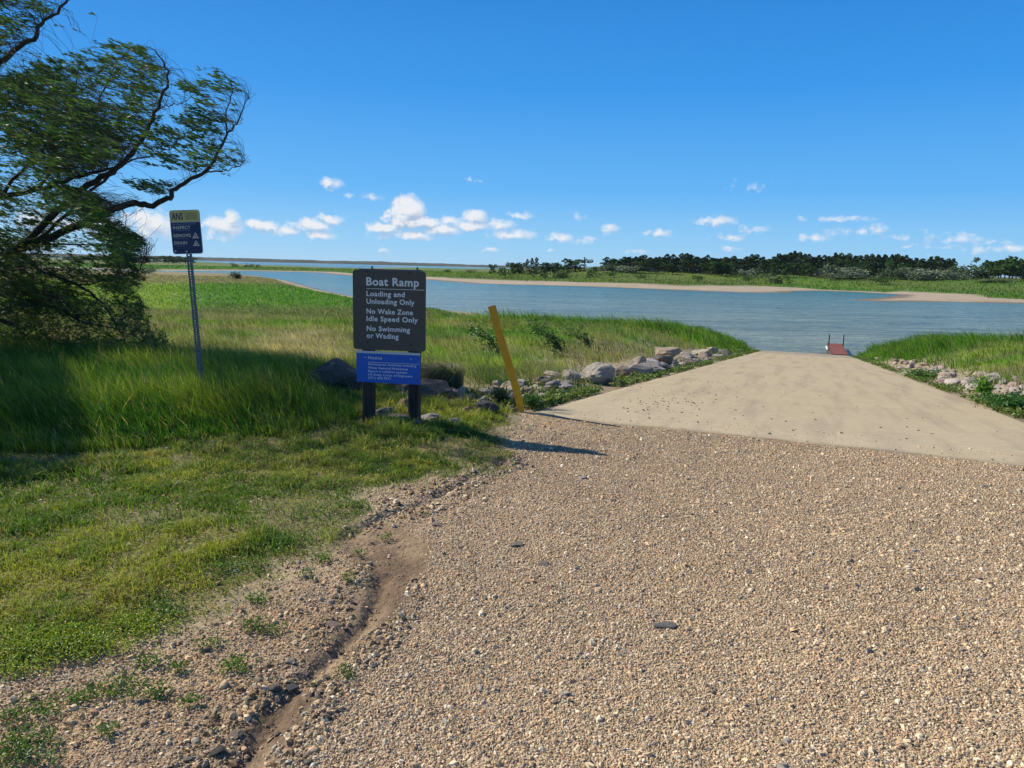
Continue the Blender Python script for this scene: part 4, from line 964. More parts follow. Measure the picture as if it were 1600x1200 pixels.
# low weeds creeping over both edges of the concrete
r = np.random.default_rng(73); uu = U0R+r.uniform(.02, 1, 9000)**1.3*44; cl = fbm(uu, uu*0, .9, 3, 96); sd = r.random(len(uu)) < .5
aw = np.where(sd, -r.exponential(.22, len(uu))-.02, RAMPW+r.exponential(.22, len(uu))+.02); k = (r.random(len(uu)) < smooth(.40, .60, cl+(sd*.04))*.9) & (np.abs(aw) < 20); uu, vv = uu[k], aw[k]+V0R
wx_, wy_ = uu*RD[0]+vv*RC[0], uu*RD[1]+vv*RC[1]
weeds('edge_weeds', wx_, wy_, .10, .055, (.13, .19, .045), 'patchy low weeds creeping along both edges of the concrete ramp', 74, .7, 4)
# ------------------------------------------------------------------ woody plants
def tube(V, F, pts, rad, seg=6):
    """adds a tapered tube through pts to the lists"""
    pts = np.asarray(pts, float); rad = np.asarray(rad, float); k0 = len(V)
    for i in range(len(pts)):
        a = pts[min(i+1, len(pts)-1)]-pts[max(i-1, 0)]; a = a/(np.linalg.norm(a)+1e-9)
        s = np.cross(a, [0.3, 1, .2]); s /= np.linalg.norm(s)+1e-9; t = np.cross(a, s)
        for k in range(seg):
            q = 2*math.pi*k/seg; V.append(tuple(pts[i]+(s*math.cos(q)+t*math.sin(q))*rad[i]))
    for i in range(len(pts)-1):
        for k in range(seg):
            F.append((k0+i*seg+k, k0+i*seg+(k+1) % seg, k0+(i+1)*seg+(k+1) % seg, k0+(i+1)*seg+k))
def resample(pts, n):
    pts = np.asarray(pts, float)
    # Catmull-Rom through the traced points
    out = []; m = len(pts)
    for t in np.linspace(0, m-1, n):
        i = min(int(t), m-2); f = t-i
        p0, p1, p2, p3 = pts[max(i-1, 0)], pts[i], pts[i+1], pts[min(i+2, m-1)]
        out.append(.5*((2*p1)+(-p0+p2)*f+(2*p0-5*p1+4*p2-p3)*f*f+(-p0+3*p1-3*p2+p3)*f**3))
    return np.array(out)
rt = np.random.default_rng(77)
# limbs of the windswept willow: px, py, distance; radius at start and end (m)
LIMB = [
 ([(-330,470,10.6),(-150,440,10.2),(-60,420,9.9),(40,386,9.6),(110,357,9.4),(167,330,9.2),(207,319,9.1),(235,320,9.0),(266,310,8.9),(279,290,8.9),(320,269,8.8),(340,241,8.8),(354,210,8.8),(374,187,8.8),(389,155,8.8)], .085, .006),
 ([(320,269,8.8),(340,268,8.7),(363,262,8.7),(385,252,8.7)], .014, .004),
 ([(354,210,8.8),(354,176,8.9),(363,140,9.0),(352,118,9.0),(340,106,9.0)], .012, .003),
 ([(-300,500,10.4),(-120,455,10.0),(0,405,9.7),(85,336,9.4),(127,297,9.2),(170,272,9.1),(198,249,9.0),(224,215,9.0),(241,176,9.0),(258,142,9.0),(261,108,9.1),(246,85,9.1),(232,70,9.1)], .075, .004),
 ([(60,372,9.2),(105,334,9.0),(147,295,9.0),(187,258,9.0),(212,228,9.0)], .03, .018),
 ([(-300,350,10.2),(-120,318,9.9),(0,306,9.6),(57,297,9.5),(113,278,9.3),(159,266,9.2),(190,256,9.1)], .055, .018),
 ([(190,256,9.1),(220,247,8.9),(246,241,8.8),(278,222,8.8),(295,205,8.8)], .014, .003),
 ([(245,172,9.0),(262,166,8.9),(283,163,8.9),(296,152,8.9),(315,140,8.9)], .010, .003),
 ([(-260,240,10.0),(-120,170,9.7),(-50,125,9.5),(0,98,9.3),(28,74,9.2),(54,58,9.1),(64,37,9.1),(91,17,9.0),(105,-8,9.0),(112,-60,9.0)], .06, .01),
 ([(-300,420,10.6),(-120,400,10.3),(-40,392,10.0),(35,409,9.6),(70,428,9.4),(122,446,9.2),(157,470,9.1),(175,498,9.0),(196,530,8.9)], .05, .005),
 ([(122,446,9.2),(171,437,9.0),(205,428,8.9),(228,410,8.9)], .014, .003),
 ([(-320,470,10.4),(-100,478,10.0),(0,502,9.6),(28,512,9.5),(52,537,9.4),(110,560,9.2),(180,575,9.0),(240,580,8.8)], .055, .005),
 ([(-200,480,9.8),(-40,490,9.4),(60,470,9.1),(120,500,8.9),(200,520,8.8),(262,560,8.7)], .03, .004),
 ([(0,306,9.6),(60,240,9.6),(100,180,9.6),(120,120,9.6),(126,92,9.6)], .03, .004),
 ([(57,297,9.5),(110,230,9.8),(150,170,9.9),(175,110,9.9),(190,85,9.9)], .025, .003),
 ([(-120,318,9.9),(-60,240,10.2),(-10,170,10.3),(40,120,10.3)], .03, .004),
 ([(-120,170,9.7),(-80,60,9.6),(-30,0,9.5),(20,-40,9.4)], .03, .006),
]
DEEP = 1.3
limbs = []
for pts, r0, r1 in LIMB:
    W3 = np.array([aty(a, b, c+DEEP) for a, b, c in pts]); R3 = resample(W3, len(pts)*4)
    R3 = R3+rt.normal(0, .012, R3.shape); limbs.append((R3, np.linspace(r0, r1, len(R3))*.85))
base_pt = np.array([-10.6, 10.9, groundz(-10.6, 10.9)])
tw = empty('willow_tree', base_pt); tag(tw, 'windswept willow tree with narrow leaves filling the left edge above the tall grass', 'tree')
V, F = [], []
fork = np.array([-9.9, 10.7, base_pt[2]+.9])
tube(V, F, [base_pt-[0, 0, .3], base_pt+[.1, 0, .3], fork, fork+[.25, -.05, .5], fork+[.3, -.1, 1.3], fork+[.1, .1, 2.4], fork+[-.2, .3, 3.6], fork+[-.3, .3, 4.6]], [.32, .26, .22, .19, .16, .12, .08, .03], 12)
tube(V, F, [base_pt+[.05, 0, .2], base_pt+[-.5, .3, 1.2], base_pt+[-1.1, .6, 2.4], base_pt+[-1.8, .9, 3.8]], [.2, .16, .11, .04], 10)
tube(V, F, [base_pt+[.05, 0, .2], base_pt+[.3, -1.3, 1.3], base_pt+[.6, -2.5, 2.3], base_pt+[1.0, -3.6, 3.3]], [.18, .13, .09, .03], 10)
mesh('trunk', np.array(V)-base_pt, np.array(F), M_BARK, tw, smooth_=True)
anch = [np.array([fork+[.1, 0, 0], fork+[.3, -.1, 1.3], fork+[.1, .1, 2.4], fork+[-.2, .3, 3.6], base_pt+[-1.1, .6, 2.4], base_pt+[-1.8, .9, 3.8], base_pt+[.6, -2.5, 2.3], base_pt+[1, -3.6, 3.3]])]
for R3, rd in limbs:
    V, F = [], []
    P3 = R3; rr3 = rd
    if R3[0][0] < -7.5:           # join to the trunk
        k = np.argmin(np.linalg.norm(anch[0][:4]-R3[0], axis=1)); P3 = np.concatenate([[anch[0][k]], R3]); rr3 = np.concatenate([[rd[0]*1.2], rd])
    tube(V, F, P3, rr3, 8); mesh('branch', np.array(V)-base_pt, np.array(F), M_BARK, tw, smooth_=True); anch.append(P3)
# outer limbs that carry the part of the crown beyond the left edge
for k in range(34):
    s = anch[0][rt.integers(len(anch[0]))]; a = rt.uniform(0, 6.28)
    e_ = np.array([rt.uniform(-13.5, -7.0), rt.uniform(6.2, 13.5), base_pt[2]+rt.uniform(1.2, 5.6)])
    mid = (s+e_)/2+[0, 0, .35]; P3 = resample([s, mid, e_], 10)+rt.normal(0, .02, (10, 3)); V, F = [], []
    tube(V, F, P3, np.linspace(.05, .008, 10), 6); mesh('branch', np.array(V)-base_pt, np.array(F), M_BARK, tw, smooth_=True); anch.append(P3)
LP = np.concatenate(anch)
# foliage: target clouds traced in the view then given depth
FOL = [([(0,130),(35,118),(60,112),(118,86),(150,92),(182,72),(232,74),(262,100),(266,150),(258,185),(236,215),(205,245),(165,268),(110,285),(60,300),(0,306)], (8.7, 10.6), 1250),
 ([(60,200),(120,130),(200,120),(250,140),(240,200),(190,240),(100,270),(30,280),(0,240)], (8.8, 10.4), 200),
 ([(318,132),(340,106),(352,118),(380,135),(392,160),(378,185),(362,205),(350,212),(320,210),(296,200),(300,182),(322,168),(300,150),(276,126)], (8.6, 9.2), 150),
 ([(250,190),(280,205),(330,215),(362,215),(384,235),(388,262),(366,275),(330,262),(310,270),(280,265),(240,262),(228,240),(240,215)], (8.6, 9.2), 170),
 ([(215,285),(275,290),(268,305),(225,300)], (8.8, 9.1), 30),
 ([(0,300),(100,290),(150,300),(190,325),(175,345),(232,370),(238,392),(222,408),(232,440),(215,470),(120,440),(0,420)], (8.9, 10.4), 1900),
 ([(0,400),(120,430),(215,440),(230,480),(225,520),(258,520),(272,560),(240,590),(150,592),(60,585),(0,580)], (8.5, 10.2), 3300),
 ([(-30,-30),(100,-30),(92,12),(66,34),(62,55),(30,68),(0,92),(-30,90)], (8.9, 9.5), 200),
 ([(-320,-120),(0,-90),(0,300),(-40,560),(-320,560)], (7.6, 11.5), 1500)]
Tg = []
for poly, (d0_, d1_), n_ in FOL:
    for q in inpoly_px(poly, n_, 900+n_): Tg.append(aty(q[0], q[1], rt.uniform(d0_, d1_)+DEEP))
off = np.stack([rt.uniform(-13.5, -7.2, 2600), rt.uniform(6.0, 13.5, 2600), base_pt[2]+rt.uniform(.3, 5.8, 2600)], -1)
def lands(P):
    t = P[:, 2]/math.tan(SUN_EL); return P[:, 0]-SUN_H[0]*t, P[:, 1]-SUN_H[1]*t
ZA = [tuple(onz(a, b)[:2]) for a, b in [(-260,575),(60,585),(150,605),(180,690),(165,752),(60,768),(-260,785)]]
ZB = [tuple(onz(a, b)[:2]) for a, b in [(360,585),(480,590),(575,610),(600,690),(420,690),(370,640)]]
ZS = [tuple(onz(a, b)[:2]) for a, b in [(185,585),(345,575),(385,640),(400,695),(260,700),(190,690)]]
Tg = np.array(Tg); lx_, ly_ = lands(Tg); kk = ~((sdf(lx_, ly_, ZS) > 0) & (rt.random(len(Tg)) < .65)) & ~((ly_ < 6.3) & (rt.random(len(Tg)) < .6)); Tg = Tg[kk]  # foliage thinned so its shadow leaves a sunlit patch of grass
lx_, ly_ = lands(off); off = off[(sdf(lx_, ly_, ZA) > 0) | (sdf(lx_, ly_, ZB) > 0) | (ly_ > 10)]  # unseen crown kept mostly where its shadow falls in the shade zones
def proj(P):
    q = P-EYE; w_ = q@FW; return 800+FPX*(q@RT)/w_, 600-FPX*(q@UP)/w_
def shade_canopy(zone, n, h0, h1):  # extra crown foliage added up-sun of a ground zone to shade it
    Z_ = np.array(zone); out = []
    g = rt.uniform(Z_.min(0), Z_.max(0), (n*6, 2)); g = g[sdf(g[:, 0], g[:, 1], Z_) > 0][:n]; h = rt.uniform(h0, h1, len(g))
    P = np.stack([g[:, 0]+SUN_H[0]*h/math.tan(SUN_EL), g[:, 1]+SUN_H[1]*h/math.tan(SUN_EL), h], -1)
    px, py = proj(P); ins = px < -15
    for poly, _, _ in FOL: ins |= sdf(px, py, poly) > 4
    return P[ins]
off = np.concatenate([off, shade_canopy(ZA, 5500, 1.2, 4.8), shade_canopy(ZB, 1500, 1.5, 4.4), shade_canopy([tuple(onz(a, b)[:2]) for a, b in [(230,700),(560,690),(820,668),(980,690),(860,720),(560,750),(400,735)]], 330, 2.0, 4.6)])
gx_, gy_ = proj(Tg); gap = fbm(gx_*.55+gy_*.2, gy_, .045, 3, 95); Tg = Tg[(gap > .44) | (rt.random(len(Tg)) < .25)]
Tg = np.concatenate([Tg, off]); Tg = Tg[Tg[:, 2] > H(Tg[:, 0], Tg[:, 1], False)+.12]
TV, TF = [], []; LC, LA = [], []
wind = np.array([-1, -.05, .30]); wind /= np.linalg.norm(wind)
for ti, T_ in enumerate(Tg):
    src = T_+np.array([rt.uniform(.1, .5), 0, -rt.uniform(0, .3)])
    d = LP-src; k = np.argmin((d**2).sum(1)+.3*np.maximum(0, LP[:, 2]-T_[2]-.1)**2+rt.uniform(0, .03, len(LP))); S_ = LP[k]
    dist = np.linalg.norm(T_-S_)
    if dist > .7: S_ = T_+(S_-T_)/dist*rt.uniform(.3, .7)
    mid = S_*.45+T_*.55+np.array([rt.uniform(.02, .16), rt.normal(0, .04), rt.uniform(.0, .12)])
    low_ = T_[2] < .9; tip = T_+(wind+rt.normal(0, .14 if not low_ else .5, 3))*rt.uniform(.10, .26)
    C3 = resample([S_, mid, T_, tip], 8); tube(TV, TF, C3, np.linspace(.0024, .001, 8), 3)
    nl = rt.integers(9, 15); tt_ = rt.uniform(4.3 if not low_ else 2.0, 7, nl); i_ = np.clip(tt_.astype(int), 0, 6); P_l = C3[i_]+(C3[i_+1]-C3[i_])*(tt_-i_)[:, None]
    a = wind[None]+rt.normal(0, .20 if not low_ else .7, (nl, 3)); a /= np.linalg.norm(a, axis=1)[:, None]
    LC.append(P_l+a*.035+rt.normal(0, .010 if not low_ else .03, (nl, 3))); LA.append(a)
LC = np.concatenate(LC); LA = np.concatenate(LA); n = len(LC)
lc = np.array([.085, .155, .03])[None]*rt.uniform(.6, 1.5, (n, 1)); yl = rt.random(n) < .10; lc[yl] = np.array([.16, .20, .04])*rt.uniform(.7, 1.2, (yl.sum(), 1)); pk = rt.random(n) < .10; lc[pk] = np.array([.12, .14, .10])*rt.uniform(.7, 1.2, (pk.sum(), 1))
V, F, C = leafquads(LC-base_pt, LA, rt.uniform(.06, .10, n), rt.uniform(.013, .021, n), lc, rt)
mesh('twigs', np.array(TV)-base_pt, np.array(TF), M_BARK, tw, smooth_=True)
mesh('crown', V, F, M_LEAF, tw, colors=C)

def shrub(name, px, py, wpx, hpx, leanpx, nleaf, ls, colr, label, cat, seed, nst=7, Yd=None, spread=1.0):
    r = np.random.default_rng(seed); B = hit(px, py); s = (B[1]*math.cos(PITCH)+(1.6-B[2])*math.sin(PITCH))/FPX
    Wd, Hd, Ld = wpx*s, hpx*s, leanpx*s; root_ = empty(name, B); tag(root_, label, cat)
    V, F = [], []; C3 = []
    for k in range(nst):
        e_ = np.array([Ld+r.uniform(-.5, .5)*Wd, r.uniform(-.4, .4)*Wd, Hd*r.uniform(.6, 1.0)]); m_ = e_*np.array([.3, .4, .55])
        c3 = resample([np.zeros(3), m_, e_], 8); tube(V, F, c3, np.linspace(.012*Hd+.003, .003, 8), 5); C3.append(c3)
    mesh('stems', np.array(V), np.array(F), M_BARK, root_, smooth_=True)
    A = np.concatenate([c[2:] for c in C3]); P3 = A[r.integers(len(A), size=nleaf)]+r.normal(0, 1, (nleaf, 3))*np.array([Wd, Wd, Hd])*.15*spread
    P3[:, 2] = np.maximum(P3[:, 2], .02); a = r.normal(size=(nleaf, 3))+[-.8, 0, .2]; a /= np.linalg.norm(a, axis=1)[:, None]
    cc = np.array(colr)[None]*r.uniform(.55, 1.5, (nleaf, 1)); V, F, C = leafquads(P3, a, r.uniform(.7, 1.3, nleaf)*ls, r.uniform(.7, 1.2, nleaf)*ls*.5, cc, r)
    mesh('foliage', V, F, M_LEAF, root_, colors=C); return root_
shrub('shrub', 782, 556, 34, 52, -44, 260, .10, (.09, .17, .04), 'dark leafy shrub leaning left in the grass just left of the ochre post', 'shrub', 1)
shrub('shrub', 880, 556, 36, 58, -46, 320, .11, (.09, .17, .04), 'tall dark leafy shrub leaning left in the grass right of the ochre post', 'shrub', 2)
shrub('shrub', 925, 548, 30, 38, -36, 200, .10, (.06, .13, .03), 'smaller leaning shrub right of the tall dark one, before the water', 'shrub', 3)
shrub('shrub', 372, 437, 16, 10, -6, 420, .55, (.04, .06, .025), 'tiny dark bush alone on the pale meadow by the inlet', 'shrub', 4)
shrub('shrub', 232, 428, 26, 10, 0, 500, .5, (.06, .12, .03), 'low green bush on the pale meadow at the left, beside the willow', 'shrub', 5)
shrub('shrub', 184, 426, 26, 10, 0, 400, .5, (.06, .12, .03), 'low bush seen through the willow on the pale meadow', 'shrub', 6)
shrub('leafy_weed', 1541, 628, 26, 32, -4, 700, .07, (.13, .26, .03), 'bright yellow green leafy weed at the right edge of the ramp', 'plant', 7)
shrub('leafy_weed', 1585, 645, 60, 26, -2, 2000, .06, (.05, .14, .03), 'wide dark green leafy weed at the right edge of the picture', 'plant', 8, 14)
shrub('leafy_weed', 1650, 655, 70, 30, -2, 2000, .06, (.06, .15, .03), 'low green weed outermost right beside the ramp corner', 'plant', 9, 14)
shrub('leafy_weed', 1562, 636, 34, 16, -2, 600, .06, (.07, .16, .03), 'small green weed between the bright leafy weed and the wide dark one', 'plant', 10, 9)
shrub('leafy_weed', 1448, 592, 60, 14, -3, 700, .08, (.08, .17, .03), 'low strip of green weeds between the ramp edge and the pale stones', 'plant', 11, 12)
shrub('leafy_weed', 785, 634, 26, 28, -4, 500, .035, (.06, .11, .04), 'thin grey green weed among the stones left of the ochre post', 'plant', 12)
shrub('leafy_weed', 832, 640, 22, 22, -4, 500, .035, (.08, .17, .03), 'small green weed between the ochre post and the ramp corner', 'plant', 13)
# arching dry tussock right of the sign
B = hit(702, 616); r = np.random.default_rng(88); n = 2600
tk = empty('grass_tussock', B); tag(tk, 'arching grey green grass tussock with a dark heart right of the boat ramp sign', 'plant')
a = r.uniform(0, 6.28, n); q = r.uniform(0, .18, n); bx, by = np.cos(a)*q, np.sin(a)*q; ln = r.uniform(.12, .46, n)
sidev = np.stack([np.cos(a+1.57), np.sin(a+1.57), a*0], -1)*.004; outv = np.stack([np.cos(a)*.62-.5, np.sin(a)*.62, a*0], -1)
P0_ = np.stack([bx, by, a*0], -1); P1_ = P0_+outv*ln[:, None]*.35+np.array([0, 0, 1])*ln[:, None]*.75; P2_ = P0_+outv*ln[:, None]*.8+np.array([0, 0, 1])*ln[:, None]*.85; P3_ = P0_+outv*ln[:, None]*1.25+np.array([0, 0, 1])*ln[:, None]*.6
V = np.stack([P0_-sidev, P0_+sidev, P1_+sidev, P1_-sidev, P2_+sidev*.8, P2_-sidev*.8, P3_], 1).reshape(-1, 3); b0 = (np.arange(n)*7)[:, None]
cc = np.repeat(lerp(np.array([.10, .13, .05]), STRAW*.8, (r.random(n) < .45)*1.0)*r.uniform(.5, 1.2, (n, 1)), 7, 0)
mesh('blades', V, [b0+np.array([[0, 1, 2, 3]]), b0+np.array([[3, 2, 4, 5]]), b0+np.array([[5, 4, 6]])], M_GRASS, tk, colors=cc)
# bare twig at the right edge
B = aty(1610, 545, 26); gz = groundz(B[0], B[1]); V, F = [], []
t0 = np.array([0, 0, 0]); hh = float(aty(1590, 512, 26)[2]-gz); o_ = float(aty(1588, 512, 26)[0]-B[0])
tube(V, F, [t0, (.05*o_, 0, hh*.5), (.5*o_, 0, hh*.8), (o_, 0, hh)], [.02, .014, .01, .004], 6); tube(V, F, [(.3*o_, 0, hh*.68), (.8*o_, .1, hh*.72), (1.2*o_, .1, hh*.78)], [.01, .007, .003], 5)
tube(V, F, [(.1*o_, 0, hh*.5), (-.5*o_, .1, hh*.8), (-.9*o_, .1, hh*1.0)], [.012, .008, .003], 5)
tg = mesh('dead_twig', V, np.array(F), m_bark('bleached_wood', (.30, .27, .23), (.42, .38, .33))); tg.location = (B[0], B[1], gz); tag(tg, 'pale bare forked twig standing in the grass at the right edge', 'twig')

# ------------------------------------------------------------------ far trees
def far_tree(kind, seed, col, n=520):
    """unit tree: height 1; crown of leaf clumps on a trunk"""
    r = np.random.default_rng(seed); V, F = [], []
    tube(V, F, [(0, 0, -.05), (.01, 0, .4), (0, 0, .86 if kind == 'pine' else .6)], [.026, .02, .006], 6)
    tm = (np.array(V), np.array(F))
    if kind == 'pine':
        z = r.uniform(.04, 1, n)**.9; wmax = .33*(1-z)**.42*(.75+.35*np.sin(z*26+seed))+.015; a = r.uniform(0, 6.28, n); q = wmax*r.uniform(.35, 1, n)**.5
        P = np.stack([np.cos(a)*q, np.sin(a)*q, z-.08*q/.3], -1)
    elif kind == 'round':
        cs_ = np.stack([r.normal(0, .2, 9), r.normal(0, .2, 9), r.uniform(.2, .8, 9)], -1); k = r.integers(9, size=n); d = r.normal(size=(n, 3)); d /= np.linalg.norm(d, axis=1)[:, None]
        P = cs_[k]+d*r.uniform(.10, .19, (n, 1))*np.array([1.1, 1.1, .8]); P[:, 2] = np.clip(P[:, 2], .1, 1)
    elif kind == 'bush':
        cs_ = np.stack([r.normal(0, .34, 10), r.normal(0, .3, 10), r.uniform(.15, .68, 10)], -1); k = r.integers(10, size=n); d = r.normal(size=(n, 3)); d /= np.linalg.norm(d, axis=1)[:, None]
        P = cs_[k]+d*r.uniform(.12, .30, (n, 1)); P[:, 2] = np.clip(P[:, 2], .02, 1)
    else:                                     # open lone tree
        cs_ = np.stack([r.normal(0, .18, 8), r.normal(0, .18, 8), r.uniform(.55, .92, 8)], -1); k = r.integers(8, size=n); d = r.normal(size=(n, 3)); d /= np.linalg.norm(d, axis=1)[:, None]
        P = cs_[k]+d*r.uniform(.04, .13, (n, 1))*np.array([1.2, 1.2, .6])
    a = r.normal(size=(n, 3)); a[:, 2] *= .5; a /= np.linalg.norm(a, axis=1)[:, None]
    cc = np.array(col)[None]*r.uniform(.55, 1.5, (n, 1)); s = r.uniform(.05, .11, n)*{'open': .75, 'round': 1.25, 'bush': 1.5, 'pine': 1.0}[kind]
    return tm, leafquads(P, a, s, s*.75, cc, r)
def proto(kind, name, seed, col, n=520):
    (tv, tf), (cv, cf, cc) = far_tree(kind, seed, col, n)
    t = mesh('trunk', tv, tf, M_BARK, smooth_=True); c = mesh('crown', cv, cf, M_FAR, colors=cc)
    d = t.data, c.data; bpy.data.objects.remove(t); bpy.data.objects.remove(c); return name, d
PR = {'pine': [proto('pine', 'pine_tree', s, c) for s, c in ((1, (.045, .078, .03)), (2, (.034, .062, .026)), (3, (.055, .095, .032)), (4, (.04, .072, .03)), (5, (.03, .056, .026)), (6, (.052, .08, .038)))],
      'round': [proto('round', 'broadleaf_tree', s, c) for s, c in ((11, (.045, .095, .025)), (12, (.038, .08, .022)), (13, (.06, .12, .03)))],
      'silver': [proto('bush', 'silver_shrub', s, c, 420) for s, c in ((21, (.21, .235, .17)), (22, (.17, .20, .14)), (23, (.12, .16, .09)))],
      'bush': [proto('bush', 'shrub', s, c, 300) for s, c in ((31, (.06, .12, .03)), (32, (.045, .09, .03)), (33, (.10, .14, .06)))],
      'open': [proto('open', 'broadleaf_tree', 41, (.05, .10, .03), 300)]}
def put_far(kind, px, base, top, wid, Yd, label, cat, group=None, rr=rt):
    """stand a tree on the land at distance Yd in direction px, reaching the traced top"""
    nm, (td, cd) = PR[kind][rr.integers(len(PR[kind]))]
    d = ray(px, base); x_ = d[0]/d[1]*Yd; z_ = groundz(x_, Yd)
    zt = aty(px, top, Yd)[2]; h = max(zt-z_, 1.2)
    e = empty(nm, (x_, Yd, z_), rr.uniform(0, 6.28)); w_ = wid if wid else h
    if wid: w_ = wid*Yd/FPX*1.6
    e.scale = (w_, w_, h)
    for n_, dd in (('trunk', td), ('crown', cd)):
        o = bpy.data.objects.new(n_, dd); COL.objects.link(o); o.parent = e
    tag(e, label, cat, group); return e
# skyline of the main row of pines
sky_px = np.array([945,965,985,1000,1015,1030,1050,1072,1085,1100,1120,1140,1160,1180,1200,1220,1245,1262,1285,1310,1330,1350,1370,1385,1400,1415,1430,1445,1460,1475,1488])
sky_y = np.array([403,401,401,399,400,398,399,396.5,401,400,401,399,400,398.5,400,397,393.5,397,399,395,398,399,395.5,398,397.5,401,404,404,401.5,401.5,405])
GP = 'dark pines in the long row across the water'
x_ = 948.0
while x_ < 1490:
    t_ = np.interp(x_, sky_px, sky_y)+abs(rt.normal(0, 3.6))-2.2
    put_far('pine', x_, 424, t_, rt.uniform(17, 30), rt.uniform(405, 440), 'dark green pine in the long tree row across the water', 'tree', GP); x_ += rt.uniform(6, 11)
x_ = 950.0
while x_ < 1488:
    t_ = np.interp(x_, sky_px, sky_y)+rt.uniform(1.5, 7)
    put_far('pine', x_, 424, t_, rt.uniform(18, 28), rt.uniform(445, 490), 'dark green pine in the long tree row across the water', 'tree', GP); x_ += rt.uniform(5, 9)
for px, t_ in ((1112,407),(1121,405),(1128,408),(1135,409)): put_far('round', px, 427, t_, 15, 398, 'lighter green broadleaf tree in the close clump of four before the pine row', 'tree', 'clump of four broadleaf trees')
for px, t_, lb in ((1004,406,'light green broadleaf tree before the left part of the pine row, beside silvery shrubs'),(1044,409,'small light green broadleaf tree alone before the pines left of the clump of four'),
    (1230,408,'light green broadleaf tree right of the two silvery shrubs before the middle pines'),(1265,407,'light green broadleaf tree left of the bright pale shrub clump'),
    (1352,406,'light green broadleaf tree just right of the bright pale shrub clump'),(1392,405,'light green broadleaf tree above the dark shrubs between the silvery clumps')): put_far('round', px, 427, t_, 15, 398, lb, 'tree')
for px, t_, w_ in ((957,412,22),(966,411,20),(975,412,22),(985,414,22),(994,413,20),(1000,415,20)): put_far('silver', px, 426, t_, w_, 396, 'silvery green shrub at the left foot of the pine row', 'shrub', 'silvery shrubs at the left foot of the pine row')
for px, t_, w_ in ((1174,417,16),(1183,418,16)): put_far('silver', px, 428, t_, w_, 392, 'silvery shrub near the middle of the pine row', 'shrub', 'two silvery shrubs before the middle pines')
for px, t_, w_ in ((1297,411,22),(1306,413,22),(1320,416,24),(1331,415,22),(1342,414,24)): put_far('silver', px, 430, t_, w_, 388, 'pale silver shrub in the bright clump before the right pines', 'shrub', 'pale shrubs before the right pines')
for px, t_, w_ in ((1418,416,24),(1432,414,26),(1446,413,28),(1460,417,24),(1478,419,20),(1488,421,20)): put_far('silver', px, 432, t_, w_, 380, 'pale silver shrub in the clump at the right end of the pine row', 'shrub', 'pale shrubs at the right end of the pine row')
for px, t_, w_ in ((1405,413,20),(1390,417,18)): put_far('bush', px, 430, t_, w_, 385, 'dark green shrub between the two silvery clumps', 'shrub', 'dark shrubs between the silvery clumps')
put_far('open', 1528, 428, 399.5, 20, 400, 'lone thin trunked tree standing right of the pine row', 'tree')
for px, t_, w_ in ((1497,410,26),(1507,411,24),(1518,412,22),(1535,414,24),(1546,412,20)): put_far('bush', px, 431, t_, w_, 400, 'mid green bush under the lone tree', 'shrub', 'bushes under the lone tree')
for px, t_, w_ in ((1552,404,24),(1560,402,24),(1570,400,26),(1577,399,24),(1588,396,24),(1598,399,26),(1610,398,26),(1625,400,28),(1645,399,30),(1665,400,30),(1564,410,24),(1582,409,24),(1600,408,24)):
    put_far('round', px, 432, t_, w_, rt.uniform(395, 425), 'dark broadleaf tree in the thicket at the right edge of the skyline', 'tree', 'broadleaf thicket at the right edge')
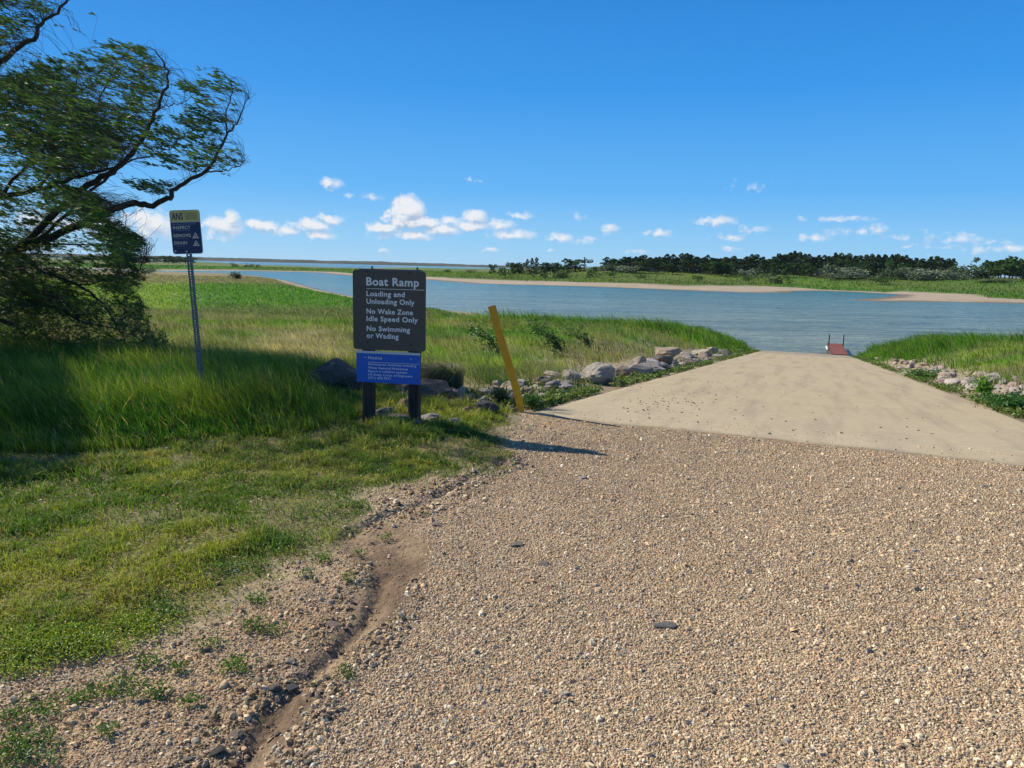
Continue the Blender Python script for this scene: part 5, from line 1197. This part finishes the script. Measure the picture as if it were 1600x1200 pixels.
# small wood left of the row
for px, t_, w_, k in ((770,411,9,'round'),(798,408,12,'round'),(806,409,10,'round'),(815,408,12,'round')): put_far(k, px, 421, t_, w_, 440, 'small pale green tree at the left end of the far trees', 'tree', 'small trees at the left end of the far trees')
for px, t_, w_ in ((824,405,11),(831,403,12),(838,402,12)): put_far('pine', px, 421, t_, w_, 445, 'pine in the close group of three left of the dome shaped tree', 'tree', 'three close pines')
for px, t_, w_ in ((850,409,18),(860,408,18),(868,410,14)): put_far('round', px, 422, t_, w_, 430, 'leafy green tree between the three pines and the dome shaped tree', 'tree', 'leafy trees beside the three pines')
put_far('round', 899, 422, 402.5, 30, 440, 'dark dome shaped tree standing apart left of the pine row', 'tree')
put_far('bush', 886, 422, 410, 20, 438, 'dark bush on the left of the dome shaped tree', 'shrub')
put_far('pine', 913, 422, 401.5, 6, 440, 'slim pointed conifer touching the right of the dome shaped tree', 'tree')
for px in (930, 938, 944): put_far('bush', px, 423, 415, 16, 430, 'low bush in the gap between the dome shaped tree and the pine row', 'shrub', 'low bushes in the gap')
for px, t_, w_ in ((790,415,14),(845,416,12),(876,417,14),(925,418,12),(953,424,10),(1003,427,12),(1170,427,10),(1215,428,16),(1222,429,12),(1380,430,18),(1558,433,30),(1545,434,20),(1090,428,10),(880,421,10),(700,420,8),(735,420,8)):
    put_far('bush', px, 430, t_, w_, 350 if px > 780 else 520, 'small bush dotted on the green flat before the far trees', 'shrub', 'small bushes on the far green flat')
for px, t_, w_ in ((225,399.5,12),(233,401,12),(245,400,14),(256,399,14),(263,398.5,14),(272,398.5,14),(281,400,14),(290,401,14),(299,401.5,12),(215,401,14),(200,400,16),(180,400,18),(160,399,18),(140,400,18),(120,399,18),(100,400,18)):
    put_far('round', px, 408, t_, w_*1.1, rt.uniform(760, 820), 'green tree in the low wood on the far left shore behind the regulation sign', 'tree', 'wood on the far left shore')
for px, t_ in ((365,409),(388,411),(400,412)): put_far('bush', px, 415, t_, 7, 560, 'tiny bush on the green spit across the inlet', 'shrub', 'tiny bushes on the spit')
# ------------------------------------------------------------------ the air over the lake
bm = bmesh.new(); box(bm, -7000, 7000, -4600, 7000, -9.5, 60)
hz_m = bpy.data.materials.new('haze'); hz_m.use_nodes = True; ht = hz_m.node_tree; ht.nodes.clear()
hv = ht.nodes.new('ShaderNodeVolumePrincipled'); hv.inputs['Density'].default_value = 3.2e-5; hv.inputs['Color'].default_value = (.80, .88, 1, 1); hv.inputs['Anisotropy'].default_value = .2
ho = ht.nodes.new('ShaderNodeOutputMaterial'); ht.links.new(hv.outputs[0], ho.inputs['Volume'])
tag(bobj('haze', bm, hz_m), kind='stuff')
